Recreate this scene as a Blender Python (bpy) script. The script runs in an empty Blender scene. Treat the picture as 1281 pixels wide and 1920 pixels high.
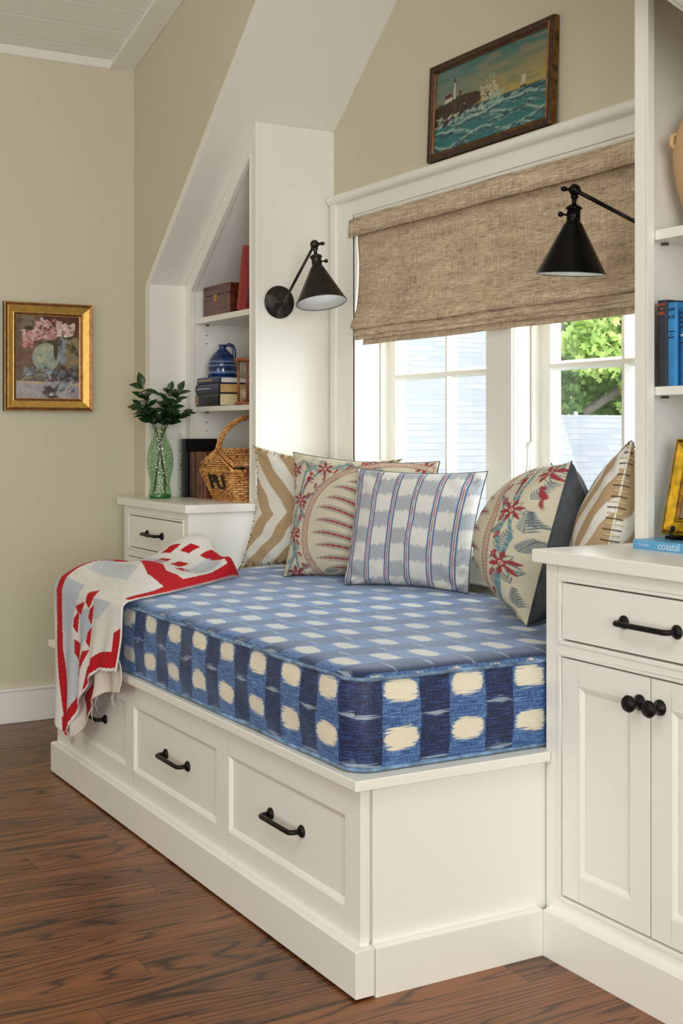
import bpy, bmesh, math, random
import numpy as np
from mathutils import Vector, Matrix
WORLD, LR, LF, LC, EXPO = 6.0, 188, 52, 28, 0.15
random.seed(7); rng = np.random.default_rng(7)
SC = bpy.context.scene
COL = SC.collection
PI = math.pi

# ------------------------------------------------------------------ helpers
def wmat(o):
    m = o.matrix_parent_inverse @ Matrix.LocRotScale(o.location, o.rotation_euler, o.scale) if o.parent else Matrix.LocRotScale(o.location, o.rotation_euler, o.scale)
    return wmat(o.parent) @ m if o.parent else m

def link(name, data, parent=None, world=True):
    o = bpy.data.objects.new(name, data); COL.objects.link(o)
    if parent is not None:
        o.parent = parent
        if world: o.matrix_parent_inverse = wmat(parent).inverted()
    return o

def tag(o, label=None, cat=None, group=None, kind=None):
    if label: o['label'] = label
    if cat: o['category'] = cat
    if group: o['group'] = group
    if kind: o['kind'] = kind
    return o

def thing(name, label, cat, loc=(0, 0, 0), rz=0, group=None):
    o = bpy.data.objects.new(name, None); COL.objects.link(o)
    o.location = loc; o.rotation_euler = (0, 0, rz); o.empty_display_size = .05
    return tag(o, label, cat, group)

class MB:
    def __init__(s): s.v = []; s.f = []; s.sm = []
    def add(s, vs, fs, smooth=False):
        n = len(s.v); s.v += [tuple(p) for p in vs]
        for f in fs: s.f.append(tuple(n + i for i in f)); s.sm.append(smooth)
        return s
    def box(s, x0, x1, y0, y1, z0, z1):
        vs = [(x, y, z) for x in (x0, x1) for y in (y0, y1) for z in (z0, z1)]
        return s.add(vs, [(0, 1, 3, 2), (4, 6, 7, 5), (0, 4, 5, 1), (2, 3, 7, 6), (0, 2, 6, 4), (1, 5, 7, 3)])
    def prism(s, poly, axis, a, b):
        # poly: list of 2D points; axis 'x': (y,z); 'y': (x,z); 'z': (x,y)
        n = len(poly)
        def p(q, t):
            return {'x': (t, q[0], q[1]), 'y': (q[0], t, q[1]), 'z': (q[0], q[1], t)}[axis]
        vs = [p(q, a) for q in poly] + [p(q, b) for q in poly]
        fs = [tuple(range(n)), tuple(range(2 * n - 1, n - 1, -1))]
        fs += [(i, i + n, (i + 1) % n + n, (i + 1) % n) for i in range(n)]
        return s.add(vs, fs)
    def tube(s, pts, r, n=10, closed=False, caps=True):
        pts = [Vector(p) for p in pts]; m = len(pts)
        rr = r if isinstance(r, (list, tuple)) else [r] * m
        up = None; rings = []
        for i, p in enumerate(pts):
            if closed: t = pts[(i + 1) % m] - pts[i - 1]
            else: t = pts[min(i + 1, m - 1)] - pts[max(i - 1, 0)]
            t.normalize()
            if up is None:
                up = Vector((0, 0, 1)) if abs(t.z) < .9 else Vector((1, 0, 0))
            side = t.cross(up).normalized(); up = side.cross(t).normalized()
            rings.append([p + rr[i] * (math.cos(2 * PI * k / n) * side + math.sin(2 * PI * k / n) * up) for k in range(n)])
        vs = [q for R in rings for q in R]; fs = []
        for i in range(m if closed else m - 1):
            j = (i + 1) % m
            for k in range(n):
                fs.append((i * n + k, i * n + (k + 1) % n, j * n + (k + 1) % n, j * n + k))
        if caps and not closed:
            fs.append(tuple(range(n - 1, -1, -1))); fs.append(tuple((m - 1) * n + k for k in range(n)))
        return s.add(vs, fs, True)
    def lathe(s, prof, n=32, M=None, sx=1, sy=1):
        # prof list of (r, z)
        M = M or Matrix.Identity(4); vs = []; fs = []; m = len(prof)
        for r, z in prof:
            for k in range(n):
                a = 2 * PI * k / n
                vs.append(M @ Vector((r * sx * math.cos(a), r * sy * math.sin(a), z)))
        for i in range(m - 1):
            for k in range(n):
                fs.append((i * n + k, i * n + (k + 1) % n, (i + 1) * n + (k + 1) % n, (i + 1) * n + k))
        if prof[0][0] > 1e-6: fs.append(tuple(range(n - 1, -1, -1)))
        if prof[-1][0] > 1e-6: fs.append(tuple((m - 1) * n + k for k in range(n)))
        return s.add(vs, fs, True)
    def sphere(s, c, r, n=16, sz=1):
        prof = [(r * math.sin(PI * i / 10), -r * sz * math.cos(PI * i / 10)) for i in range(11)]
        return s.lathe(prof, n, Matrix.Translation(c))
    def build(s, name, mat, parent=None, world=True, bevel=0, seg=2, merge=False, weighted=False):
        me = bpy.data.meshes.new(name); me.from_pydata(s.v, [], s.f); me.update()
        me.polygons.foreach_set('use_smooth', s.sm)
        bm = bmesh.new(); bm.from_mesh(me)
        bmesh.ops.remove_doubles(bm, verts=bm.verts, dist=1e-6)
        bmesh.ops.recalc_face_normals(bm, faces=bm.faces); bm.to_mesh(me); bm.free()
        if mat: me.materials.append(mat)
        o = link(name, me, parent, world)
        if bevel:
            b = o.modifiers.new('bev', 'BEVEL'); b.width = bevel; b.segments = seg; b.limit_method = 'ANGLE'
            b.angle_limit = math.radians(40); b.harden_normals = False
        return o

def grid_obj(name, P, mat, parent=None, col=None, uv=None, smooth=True, flip=False, world=True):
    # P (n,m,3) array
    n, m = P.shape[:2]
    me = bpy.data.meshes.new(name)
    idx = np.arange(n * m).reshape(n, m)
    q = np.stack([idx[:-1, :-1], idx[1:, :-1], idx[1:, 1:], idx[:-1, 1:]], -1).reshape(-1, 4)
    if flip: q = q[:, ::-1]
    me.vertices.add(n * m); me.vertices.foreach_set('co', P.reshape(-1).astype(np.float32))
    me.loops.add(q.size); me.polygons.add(len(q))
    me.loops.foreach_set('vertex_index', q.reshape(-1).astype(np.int32))
    me.polygons.foreach_set('loop_start', np.arange(0, q.size, 4, dtype=np.int32))
    me.update(calc_edges=True)
    me.polygons.foreach_set('use_smooth', np.full(len(q), smooth))
    if col is not None:
        a = me.color_attributes.new('Col', 'FLOAT_COLOR', 'POINT')
        c = np.ones((n * m, 4), np.float32); c[:, :3] = col.reshape(-1, 3); a.data.foreach_set('color', c.reshape(-1))
    u = me.uv_layers.new(name='UVMap')
    if uv is None:
        S, T = np.meshgrid(np.linspace(0, 1, n), np.linspace(0, 1, m), indexing='ij'); uv = np.stack([S, T], -1)
    u.data.foreach_set('uv', uv.reshape(-1, 2)[q.reshape(-1)].reshape(-1).astype(np.float32))
    me.materials.append(mat); me.validate()
    return link(name, me, parent, world)

def text_obj(name, body, size, M, mat, parent, ext=.0004, align='CENTER', sx=1):
    cu = bpy.data.curves.new(name, 'FONT'); cu.body = body; cu.size = size; cu.extrude = ext
    cu.align_x = align; cu.align_y = 'CENTER'
    t = bpy.data.objects.new('tmp', cu); COL.objects.link(t)
    bpy.context.view_layer.update()
    me = bpy.data.meshes.new_from_object(t.evaluated_get(bpy.context.evaluated_depsgraph_get()))
    bpy.data.objects.remove(t); bpy.data.curves.remove(cu)
    me.transform(M @ Matrix.Diagonal((sx, 1, 1, 1))); me.materials.clear(); me.materials.append(mat); me.name = name
    return link(name, me, parent, True)

def fr(o, X, Y):  # frame matrix: origin, x axis, y axis
    X = Vector(X).normalized(); Y = Vector(Y).normalized(); Z = X.cross(Y)
    return Matrix(((X.x, Y.x, Z.x, o[0]), (X.y, Y.y, Z.y, o[1]), (X.z, Y.z, Z.z, o[2]), (0, 0, 0, 1)))

# ------------------------------------------------------------------ materials
def lin(c):
    c = [x / 255 for x in c]
    return tuple(x / 12.92 if x <= .04045 else ((x + .055) / 1.055) ** 2.4 for x in c)

class NT:
    def __init__(s, name):
        s.m = bpy.data.materials.new(name); s.m.use_nodes = True; s.t = s.m.node_tree
        s.n = s.t.nodes; s.l = s.t.links; s.b = s.n['Principled BSDF']; s.out = s.n['Material Output']
    def set(s, node, k, v):
        if isinstance(v, bpy.types.NodeSocket): s.l.new(v, node.inputs[k])
        elif v is not None:
            if isinstance(v, (tuple, list)) and len(v) == 3 and node.inputs[k].type == 'RGBA': v = (*v, 1)
            node.inputs[k].default_value = v
    def new(s, typ, **kw):
        nd = s.n.new(typ)
        for k, v in kw.items(): setattr(nd, k, v)
        return nd
    def math(s, op, a, b=None, c=None, clamp=False):
        nd = s.new('ShaderNodeMath', operation=op, use_clamp=clamp)
        s.set(nd, 0, a)
        if b is not None: s.set(nd, 1, b)
        if c is not None: s.set(nd, 2, c)
        return nd.outputs[0]
    def coord(s, k='Object'): return s.new('ShaderNodeTexCoord').outputs[k]
    def sep(s, v):
        nd = s.new('ShaderNodeSeparateXYZ'); s.set(nd, 0, v); return nd.outputs
    def comb(s, x, y, z=0.0):
        nd = s.new('ShaderNodeCombineXYZ'); s.set(nd, 0, x); s.set(nd, 1, y); s.set(nd, 2, z); return nd.outputs[0]
    def vmul(s, v, w):
        nd = s.new('ShaderNodeVectorMath', operation='MULTIPLY'); s.set(nd, 0, v); s.set(nd, 1, w); return nd.outputs[0]
    def noise(s, v, scale=5, detail=2, rough=.5, dist=0):
        nd = s.new('ShaderNodeTexNoise'); s.set(nd, 'Vector', v); s.set(nd, 'Scale', scale); s.set(nd, 'Detail', detail)
        s.set(nd, 'Roughness', rough); s.set(nd, 'Distortion', dist); return nd.outputs['Fac']
    def ramp(s, f, stops):
        nd = s.new('ShaderNodeValToRGB'); s.set(nd, 0, f); e = nd.color_ramp.elements
        while len(e) < len(stops): e.new(.5)
        for el, (p, c) in zip(e, stops): el.position = p; el.color = (*c, 1) if len(c) == 3 else c
        return nd.outputs[0]
    def mix(s, f, a, b, blend='MIX'):
        nd = s.new('ShaderNodeMix', data_type='RGBA', blend_type=blend); s.set(nd, 'Factor', f)
        s.set(nd, 6, a); s.set(nd, 7, b); return nd.outputs[2]
    def step(s, x, lo, hi):
        nd = s.new('ShaderNodeMapRange', interpolation_type='SMOOTHSTEP'); s.set(nd, 0, x); s.set(nd, 1, lo); s.set(nd, 2, hi)
        return nd.outputs[0]
    def bump(s, h, strength=.3, dist=.001, normal=None):
        nd = s.new('ShaderNodeBump'); s.set(nd, 'Height', h); s.set(nd, 'Strength', strength); s.set(nd, 'Distance', dist)
        if normal is not None: s.set(nd, 'Normal', normal)
        s.l.new(nd.outputs[0], s.b.inputs['Normal']); return nd.outputs[0]
    def fin(s, col=None, rough=.5, metal=0, **kw):
        if col is not None: s.set(s.b, 'Base Color', col)
        s.set(s.b, 'Roughness', rough); s.set(s.b, 'Metallic', metal)
        for k, v in kw.items(): s.set(s.b, k, v)
        return s.m

def plain(name, rgb, rough=.5, metal=0, var=.04, nscale=8, bump=.0, bscale=200, **kw):
    t = NT(name); c = lin(rgb); co = t.coord()
    n = t.noise(co, nscale, 3)
    d = tuple(min(1, x * (1 + var)) for x in c); e = tuple(x * (1 - var) for x in c)
    col = t.ramp(n, [(.3, e), (.7, d)])
    if bump: t.bump(t.noise(co, bscale, 2), bump, .0006)
    return t.fin(col, rough, metal, **kw)

def attr_mat(name, rough=.85, weave=1400, wstr=.35, uvweave=None, spec=.3, sheen=0, trans=0):
    t = NT(name); a = t.new('ShaderNodeAttribute', attribute_name='Col').outputs['Color']
    uv = t.coord('UV'); x, y, _ = t.sep(uv)
    k = uvweave or 180
    w = t.math('MULTIPLY', t.math('SINE', t.math('MULTIPLY', x, k * PI)), t.math('SINE', t.math('MULTIPLY', y, k * PI)))
    n = t.noise(uv, k * .6, 2)
    h = t.math('ADD', t.math('MULTIPLY', w, .5), n)
    col = t.mix(t.math('MULTIPLY', t.math('SUBTRACT', 1.0, n), .22), a, (.0, .0, .0), 'MIX')
    if wstr: t.bump(h, wstr, .001)
    return t.fin(col, rough, 0, **{'Specular IOR Level': spec, 'Sheen Weight': sheen})

M = {}
M['trim'] = plain('painted_trim', (237, 237, 230), .38, var=.012, nscale=2)
M['trimd'] = plain('painted_cabinet', (237, 237, 230), .34, var=.012, nscale=2)
M['wall'] = plain('wall_paint', (205, 200, 177), .7, var=.02, nscale=1.2, bump=.06, bscale=350)
M['winwhite'] = plain('window_paint', (236, 236, 230), .35, var=.01)
M['black'] = plain('matte_black_metal', (22, 20, 19), .42, .6, var=.15, nscale=60)
M['bronze'] = plain('dark_bronze', (58, 55, 52), .36, .85, var=.35, nscale=30)
M['bronze2'] = plain('blackened_bronze', (24, 22, 21), .25, .85, var=.3, nscale=30)
M['white'] = plain('white_enamel', (235, 240, 248), .4, var=.01)
M['dark'] = plain('dark_hole', (28, 24, 20), .8)
M['steel'] = plain('steel_pin', (110, 105, 98), .35, .9)
M['brass'] = plain('brass', (190, 140, 60), .35, .9)
M['paper'] = plain('page_edges', (222, 205, 165), .85, var=.1, nscale=80)
M['paperw'] = plain('white_page_edges', (225, 225, 218), .85, var=.06, nscale=80)
M['papero'] = plain('yellowed_page_edges', (205, 168, 105), .85, var=.1, nscale=80)
M['gold'] = plain('title_gilt', (200, 170, 110), .5, .3)

def floor_mat():
    t = NT('oak_floor'); co = t.coord(); x, y, z = t.sep(co)
    W = .113; L = 1.25
    pi_ = t.math('FLOOR', t.math('DIVIDE', t.math('ADD', x, 3.252 + .113 * 100), W))
    fx = t.math('FRACT', t.math('DIVIDE', t.math('ADD', x, 3.252 + .113 * 100), W))
    wn = t.new('ShaderNodeTexWhiteNoise', noise_dimensions='1D'); t.set(wn, 'W', pi_); rnd = wn.outputs['Value']
    yy = t.math('DIVIDE', t.math('ADD', y, t.math('ADD', t.math('MULTIPLY', rnd, 7.3), 20.0)), L)
    by = t.math('FLOOR', yy); fy = t.math('FRACT', yy)
    wn2 = t.new('ShaderNodeTexWhiteNoise', noise_dimensions='2D'); t.set(wn2, 'Vector', t.comb(pi_, by)); r2 = wn2.outputs['Value']; 
    off = t.math('MULTIPLY', r2, 37.0)
    # cathedral grain: contours of stretched noise
    gv = t.comb(t.math('ADD', t.math('MULTIPLY', x, 6.5), off), t.math('ADD', t.math('MULTIPLY', y, .62), off), off)
    g = t.noise(gv, 1.1, 1.5, .45, .2)
    rings = t.math('FRACT', t.math('MULTIPLY', g, 22.0))
    ring = t.math('POWER', t.math('ABSOLUTE', t.math('SUBTRACT', t.math('MULTIPLY', rings, 2.0), 1.0)), 4.5)
    fv = t.comb(t.math('MULTIPLY', x, 230.0), t.math('ADD', t.math('MULTIPLY', y, 9.0), off), off)
    fine = t.noise(fv, 1.0, 3, .65)
    bv = t.comb(t.math('MULTIPLY', x, 38.0), t.math('MULTIPLY', y, 2.2), off)
    broad = t.noise(bv, 1.0, 2, .5)
    big = t.noise(co, 1.6, 2)
    f = t.math('ADD', t.math('MULTIPLY', ring, .36), t.math('MULTIPLY', fine, .40))
    f = t.math('ADD', f, t.math('MULTIPLY', broad, .30))
    f = t.math('ADD', f, t.math('MULTIPLY', t.math('SUBTRACT', r2, .5), .14))
    f = t.math('ADD', f, t.math('MULTIPLY', t.math('SUBTRACT', big, .5), .25))
    col = t.ramp(f, [(.30, lin((136, 86, 48))), (.43, lin((106, 66, 36))), (.56, lin((78, 46, 25))), (.76, lin((42, 23, 13)))])
    seam = t.math('MAXIMUM', t.math('GREATER_THAN', t.math('ABSOLUTE', t.math('SUBTRACT', fx, .5)), .493),
                  t.math('GREATER_THAN', t.math('ABSOLUTE', t.math('SUBTRACT', fy, .5)), .4992))
    col = t.mix(t.math('MULTIPLY', seam, .62), col, (.012, .006, .003))
    t.bump(t.math('SUBTRACT', t.math('MULTIPLY', fine, -.5), seam), .22, .0008)
    return t.fin(col, t.ramp(fine, [(.3, (.30,) * 3), (.8, (.42,) * 3)]), 0, **{'Specular IOR Level': .45})

def mattress_mat():
    t = NT('ikat_check_linen'); uv = t.coord('UV'); u, v, _ = t.sep(uv)
    P_, Q_ = .1765, .1062
    st = t.noise(t.comb(t.math('MULTIPLY', u, 14.0), t.math('MULTIPLY', v, 330.0)), 1, 3, .6)
    s2 = t.noise(t.comb(t.math('MULTIPLY', u, 30.0), t.math('MULTIPLY', v, 600.0), 3.0), 1, 2, .6)
    wob = t.noise(t.comb(t.math('MULTIPLY', u, 6.0), t.math('MULTIPLY', v, 6.0), 9.0), 1, 1)
    a = t.math('SUBTRACT', t.math('FRACT', t.math('ADD', t.math('DIVIDE', u, P_), .5)), .5)
    b = t.math('SUBTRACT', t.math('FRACT', t.math('ADD', t.math('ADD', t.math('DIVIDE', v, Q_), .5), t.math('MULTIPLY', t.math('SUBTRACT', wob, .5), .34))), .5)
    aa = t.math('ABSOLUTE', a); ab = t.math('ABSOLUTE', b)
    med = t.math('LESS_THAN', aa, .28)
    q = t.math('ADD', t.math('POWER', t.math('DIVIDE', aa, .245), 4.0), t.math('POWER', t.math('DIVIDE', ab, .225), 2.4))
    q = t.math('ADD', q, t.math('MULTIPLY', t.math('SUBTRACT', st, .5), 4.2))
    cream = t.math('MULTIPLY', t.step(q, 1.15, .8), med)
    ad = t.math('SUBTRACT', .5, aa); bd = t.math('SUBTRACT', .5, ab)
    q2 = t.math('ADD', t.math('DIVIDE', ad, .20), t.math('DIVIDE', bd, .055))
    q2 = t.math('ADD', q2, t.math('MULTIPLY', t.math('SUBTRACT', st, .5), 7.0))
    pale = t.math('MULTIPLY', t.math('MULTIPLY', t.step(q2, 1.3, .5), t.math('SUBTRACT', 1.0, med)), .7)
    # woven mottling
    th = t.noise(t.comb(t.math('MULTIPLY', u, 420.0), t.math('MULTIPLY', v, 60.0), 5.0), 1, 2, .6)
    mot = t.math('ADD', t.math('ADD', t.math('MULTIPLY', s2, .42), t.math('MULTIPLY', st, .34)), t.math('MULTIPLY', th, .30))
    dark = t.ramp(mot, [(.43, lin((3, 9, 30))), (.53, lin((11, 27, 70))), (.64, lin((50, 86, 148)))])
    medc = t.ramp(mot, [(.42, lin((14, 38, 88))), (.53, lin((54, 96, 156))), (.65, lin((124, 162, 208)))])
    cr = t.ramp(mot, [(.3, lin((214, 207, 180))), (.7, lin((238, 233, 212)))])
    c = t.mix(med, dark, medc); c = t.mix(cream, c, cr); c = t.mix(pale, c, lin((170, 190, 205)))
    t.bump(t.math('ADD', s2, th), .25, .001)
    return t.fin(c, .55, 0, **{'Specular IOR Level': .55, 'Sheen Weight': .9, 'Sheen Roughness': .3, 'Sheen Tint': (.55, .72, 1.0, 1)})

def shade_mat():
    t = NT('woven_grass'); co = t.coord(); x, y, z = t.sep(co)
    h = t.noise(t.comb(t.math('MULTIPLY', x, 24.0), t.math('MULTIPLY', y, 24.0), t.math('MULTIPLY', z, 420.0)), 1, 3, .65)
    v = t.noise(t.comb(t.math('MULTIPLY', x, 330.0), 0.0, t.math('MULTIPLY', z, 14.0)), 1, 2, .6)
    big = t.noise(t.comb(t.math('MULTIPLY', x, 5.0), 0.0, t.math('MULTIPLY', z, 40.0)), 1, 2)
    f = t.math('ADD', t.math('ADD', t.math('MULTIPLY', h, .55), t.math('MULTIPLY', v, .35)), t.math('MULTIPLY', big, .2))
    col = t.ramp(f, [(.37, lin((104, 88, 76))), (.46, lin((160, 142, 122))), (.55, lin((196, 176, 148))), (.66, lin((232, 216, 188)))])
    warp = t.math('GREATER_THAN', t.math('FRACT', t.math('MULTIPLY', x, 14.0)), .985)
    col = t.mix(t.math('MULTIPLY', warp, .35), col, lin((215, 200, 170)))
    t.bump(t.math('ADD', h, v), .5, .0015)
    return t.fin(col, .85, 0, **{'Specular IOR Level': .2})

def wood_mat(name, c0, c1, rough=.35, sx=4, sz=60):
    t = NT(name); co = t.coord()
    n = t.noise(t.vmul(co, (sx, sx, sz)), 1, 4, .6, .4)
    col = t.ramp(n, [(.3, lin(c0)), (.7, lin(c1))]); t.bump(n, .05, .0005)
    return t.fin(col, rough)

def cane_mat():
    t = NT('wicker_cane'); co = t.coord(); n = t.noise(co, 90, 3, .6); n2 = t.noise(co, 14, 2)
    col = t.ramp(t.math('ADD', t.math('MULTIPLY', n, .6), t.math('MULTIPLY', n2, .4)), [(.36, lin((134, 76, 32))), (.5, lin((204, 142, 76))), (.62, lin((238, 192, 124)))])
    return t.fin(col, .45)

def glass_mat(name, tint, fres=1.45, base=.04, rough=.02, scale_bump=None):
    m = bpy.data.materials.new(name); m.use_nodes = True; t = m.node_tree; n = t.nodes; n.clear()
    out = n.new('ShaderNodeOutputMaterial'); tr = n.new('ShaderNodeBsdfTransparent'); tr.inputs[0].default_value = (*tint, 1)
    gl = n.new('ShaderNodeBsdfGlossy'); gl.inputs['Roughness'].default_value = rough; gl.inputs[0].default_value = (1, 1, 1, 1)
    fr_ = n.new('ShaderNodeLayerWeight'); fr_.inputs[0].default_value = .5; mx = n.new('ShaderNodeMixShader')
    pw = n.new('ShaderNodeMath'); pw.operation = 'POWER'; pw.inputs[1].default_value = 4.5; t.links.new(fr_.outputs['Facing'], pw.inputs[0])
    ma = n.new('ShaderNodeMath'); ma.operation = 'MULTIPLY_ADD'; ma.inputs[1].default_value = .8; ma.inputs[2].default_value = base; t.links.new(pw.outputs[0], ma.inputs[0])
    t.links.new(ma.outputs[0], mx.inputs[0]); t.links.new(tr.outputs[0], mx.inputs[1]); t.links.new(gl.outputs[0], mx.inputs[2])
    t.links.new(mx.outputs[0], out.inputs[0])
    if scale_bump:
        co = n.new('ShaderNodeTexCoord'); vo = n.new('ShaderNodeTexVoronoi'); vo.inputs['Scale'].default_value = scale_bump
        t.links.new(co.outputs['Object'], vo.inputs['Vector'])
        b = n.new('ShaderNodeBump'); b.inputs['Strength'].default_value = 1; b.inputs['Distance'].default_value = .004
        t.links.new(vo.outputs['Distance'], b.inputs['Height'])
        t.links.new(b.outputs[0], gl.inputs['Normal']); t.links.new(b.outputs[0], fr_.inputs['Normal'])
        rp = n.new('ShaderNodeValToRGB'); rp.color_ramp.elements[0].position = .15; rp.color_ramp.elements[1].position = .62
        rp.color_ramp.elements[0].color = (*[min(1, x * 1.14) for x in tint], 1); rp.color_ramp.elements[1].color = (tint[0] * .62, tint[1] * .82, tint[2] * .60, 1)
        t.links.new(vo.outputs['Distance'], rp.inputs[0]); t.links.new(rp.outputs[0], tr.inputs[0])
    return m

M['floor'] = floor_mat(); M['mattress'] = mattress_mat(); M['shade'] = shade_mat()
M['mahog'] = wood_mat('mahogany', (58, 24, 14), (112, 56, 34), .3, 12, 60)
M['cherry'] = wood_mat('cherry_wood', (120, 62, 30), (168, 98, 52), .3, 60, 8)
M['cane'] = cane_mat()
M['pane'] = glass_mat('window_glass', (.97, .985, .975))
M['bottle'] = glass_mat('green_bottle_glass', (.90, .96, .88), 1.5, base=.10, rough=.08, scale_bump=95)
M['bottleb'] = glass_mat('thick_green_glass', (.22, .66, .28), 1.5, rough=.05)
M['clear'] = glass_mat('clear_glass', (.93, .93, .91), 1.5)
M['piping'] = plain('blue_piping', (110, 140, 172), .75, var=.6, nscale=26, bump=.3, bscale=900)
M['fab'] = attr_mat('printed_linen', uvweave=230, wstr=.3)
M['fabz'] = attr_mat('painted_burlap', uvweave=150, wstr=.5)
M['quilt'] = attr_mat('quilted_cotton', uvweave=260, wstr=.12)
M['paint'] = attr_mat('oil_paint', rough=.45, uvweave=60, wstr=.12, spec=.4)
M['greylinen'] = plain('charcoal_linen', (74, 80, 86), .85, var=.2, nscale=40, bump=.4, bscale=700)
M['tan'] = plain('tan_burlap', (176, 150, 116), .85, var=.12, nscale=60, bump=.5, bscale=500)
M['offwhite'] = plain('off_white_linen', (222, 220, 208), .85, var=.05, bump=.3, bscale=700)
M['thread'] = plain('stitch_thread', (212, 196, 150), .8)
M['darkthread'] = plain('dark_stitch_thread', (92, 74, 54), .8)

# ------------------------------------------------------------------ measured planes
YW, YS, YB = 2.507, 2.162, 2.0          # window wall, bookcase front, room wall
XA, XB = -5.116, -1.664                 # alcove sides
XL, XR = -4.4315, -2.3487               # bookcase inner sides
XLW = -5.303                            # left wall
def sof(x): return .8229 * x + 6.0368 if x < -3.39 else .8229 * (-6.78 - x) + 6.0368
def ceil_z(x): return .2587 * min(x, -1.4) + 4.161

# ------------------------------------------------------------------ room shell
def struct(o): o['kind'] = 'structure'; return o
struct(MB().box(-5.5, 3.2, -3.2, 2.7, -.05, 0).build('floor', M['floor']))
struct(MB().box(XLW - .1, XLW, -3.2, 2.1, 0, 3.0).build('wall_left', M['wall']))
g = MB()
pk = -3.39
g.prism([(XLW, 0), (XA - .02, 0), (XA - .02, sof(XA) + .02), (pk, sof(pk) + .03), (pk, ceil_z(pk) + .05), (XLW, ceil_z(XLW) + .02)], 'y', YB, YB + .08)
g.prism([(XB + .02, 0), (3.2, 0), (3.2, ceil_z(3.2) + .05), (-1.4, ceil_z(-1.4) + .05), (pk, ceil_z(pk) + .05), (pk, sof(pk) + .03), (XB + .02, sof(XB) + .02)], 'y', YB, YB + .08)
struct(g.build('wall_room_back', M['wall']))
# gable wall behind the window, with its opening
OX0, OX1, OZ0, OZ1 = -4.254, -2.526, .80, 2.035
g = MB()
OX0 -= .006; OX1 += .006
g.prism([(XA - .1, 0), (OX0, 0), (OX0, OZ1), (XA - .1, OZ1)], 'y', YW, YW + .16)
g.prism([(OX1, 0), (XB + .1, 0), (XB + .1, OZ1), (OX1, OZ1)], 'y', YW, YW + .16)
g.box(OX0, OX1, YW, YW + .16, 0, OZ0)
g.prism([(XA - .1, OZ1), (XB + .1, OZ1), (pk, sof(pk) + .1)], 'y', YW, YW + .16)
OX0 += .006; OX1 -= .006
struct(g.build('wall_window', M['wall']))
# alcove cheeks and sloped soffits
g = MB()
g.prism([(XA, 0), (XA, sof(XA)), (XA - .05, sof(XA)), (XA - .05, 0)], 'y', YB - .0006, YW)
g.prism([(XA - .05, sof(XA)), (XA, sof(XA)), (pk, sof(pk)), (pk, sof(pk) + .08)], 'y', YB - .0006, YW + .1)
struct(g.build('trim_1', M['trim']))
g = MB()
g.prism([(XB, 0), (XB + .05, 0), (XB + .05, sof(XB)), (XB, sof(XB))], 'y', YB - .0006, YW)
g.prism([(XB, sof(XB)), (XB + .05, sof(XB)), (pk, sof(pk) + .08), (pk, sof(pk))], 'y', YB - .0006, YW + .1)
struct(g.build('trim_2', M['trim']))
# ceiling: shiplap boards running toward the wall, sloped
g = MB(); W = .1505 / math.sqrt(1) ; x = -4.906 - 3 * .1505
edges = [-5.207 + .1505 * k for k in range(-1, 26)]
for k in range(len(edges) - 1):
    a, b = edges[k] + .004, edges[k + 1] - .004
    a = max(a, XLW)
    if b > -1.4: break
    g.prism([(a, ceil_z(a)), (b, ceil_z(b)), (b, ceil_z(b) + .025), (a, ceil_z(a) + .025)], 'y', -3.2, YB)
g.prism([(XLW, ceil_z(XLW) + .024), (-1.4, ceil_z(-1.4) + .024), (-1.4, ceil_z(-1.4) + .08), (XLW, ceil_z(XLW) + .08)], 'y', -3.2, YB)
g.box(-1.4, 3.2, -3.2, YB, ceil_z(-1.4), ceil_z(-1.4) + .08)
struct(g.build('ceiling', M['trim']))
# flat board along the room wall, and small cove on the left wall
g = MB(); a, b = XLW, -1.4
g.prism([(a, ceil_z(a) - .018), (b, ceil_z(b) - .018), (b, ceil_z(b)), (a, ceil_z(a))], 'y', 1.89, YB)
struct(g.build('trim_3', M['trim'], bevel=.003))
g = MB(); zc = ceil_z(XLW)
g.prism([(XLW, zc - .03), (XLW + .012, zc - .026), (XLW + .03, zc + .006), (XLW, zc + .01)], 'y', -3.2, 1.89)
struct(g.build('trim_4', M['trim']))
# baseboards
struct(MB().box(XLW, XLW + .014, -3.2, YB, 0, .131).box(XLW, XLW + .02, -3.2, YB, .131, .143).build('baseboard_left', M['trim'], bevel=.003))
struct(MB().box(XLW, -5.14, YB - .014, YB, 0, .143).build('baseboard_back', M['trim'], bevel=.003))
# unseen rest of the room, behind and beside the camera
struct(MB().box(3.1, 3.2, -3.2, 2.1, 0, 3.85).build('wall_right', M['wall']))
struct(MB().box(-5.4, 3.2, -3.3, -3.2, 0, 3.85).build('wall_front', M['wall']))

# ------------------------------------------------------------------ window
cf = 2.487
g = MB()
# side casings and head with back band
g.box(-4.411, OX0, cf, YW, .80, OZ1); g.box(OX1, -2.369, cf, YW, .80, OZ1)
g.box(-4.411, -2.369, cf, YW, OZ1, 2.105)
g.box(-4.411, -4.37, cf - .012, YW, .80, 2.105); g.box(-2.41, -2.369, cf - .012, YW, .80, 2.105)
# rounded head moulding
prof = [(YW, 2.088), (cf - .006, 2.088)] + [(cf - .006 - .020 * math.sin(t), 2.107 - .019 * math.cos(t)) for t in np.linspace(.2, PI - .35, 9)] + [(YW, 2.127)]
g.prism(prof, 'x', -4.415, -2.365)
struct(g.build('trim_5', M['trim'], bevel=.003))
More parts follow.
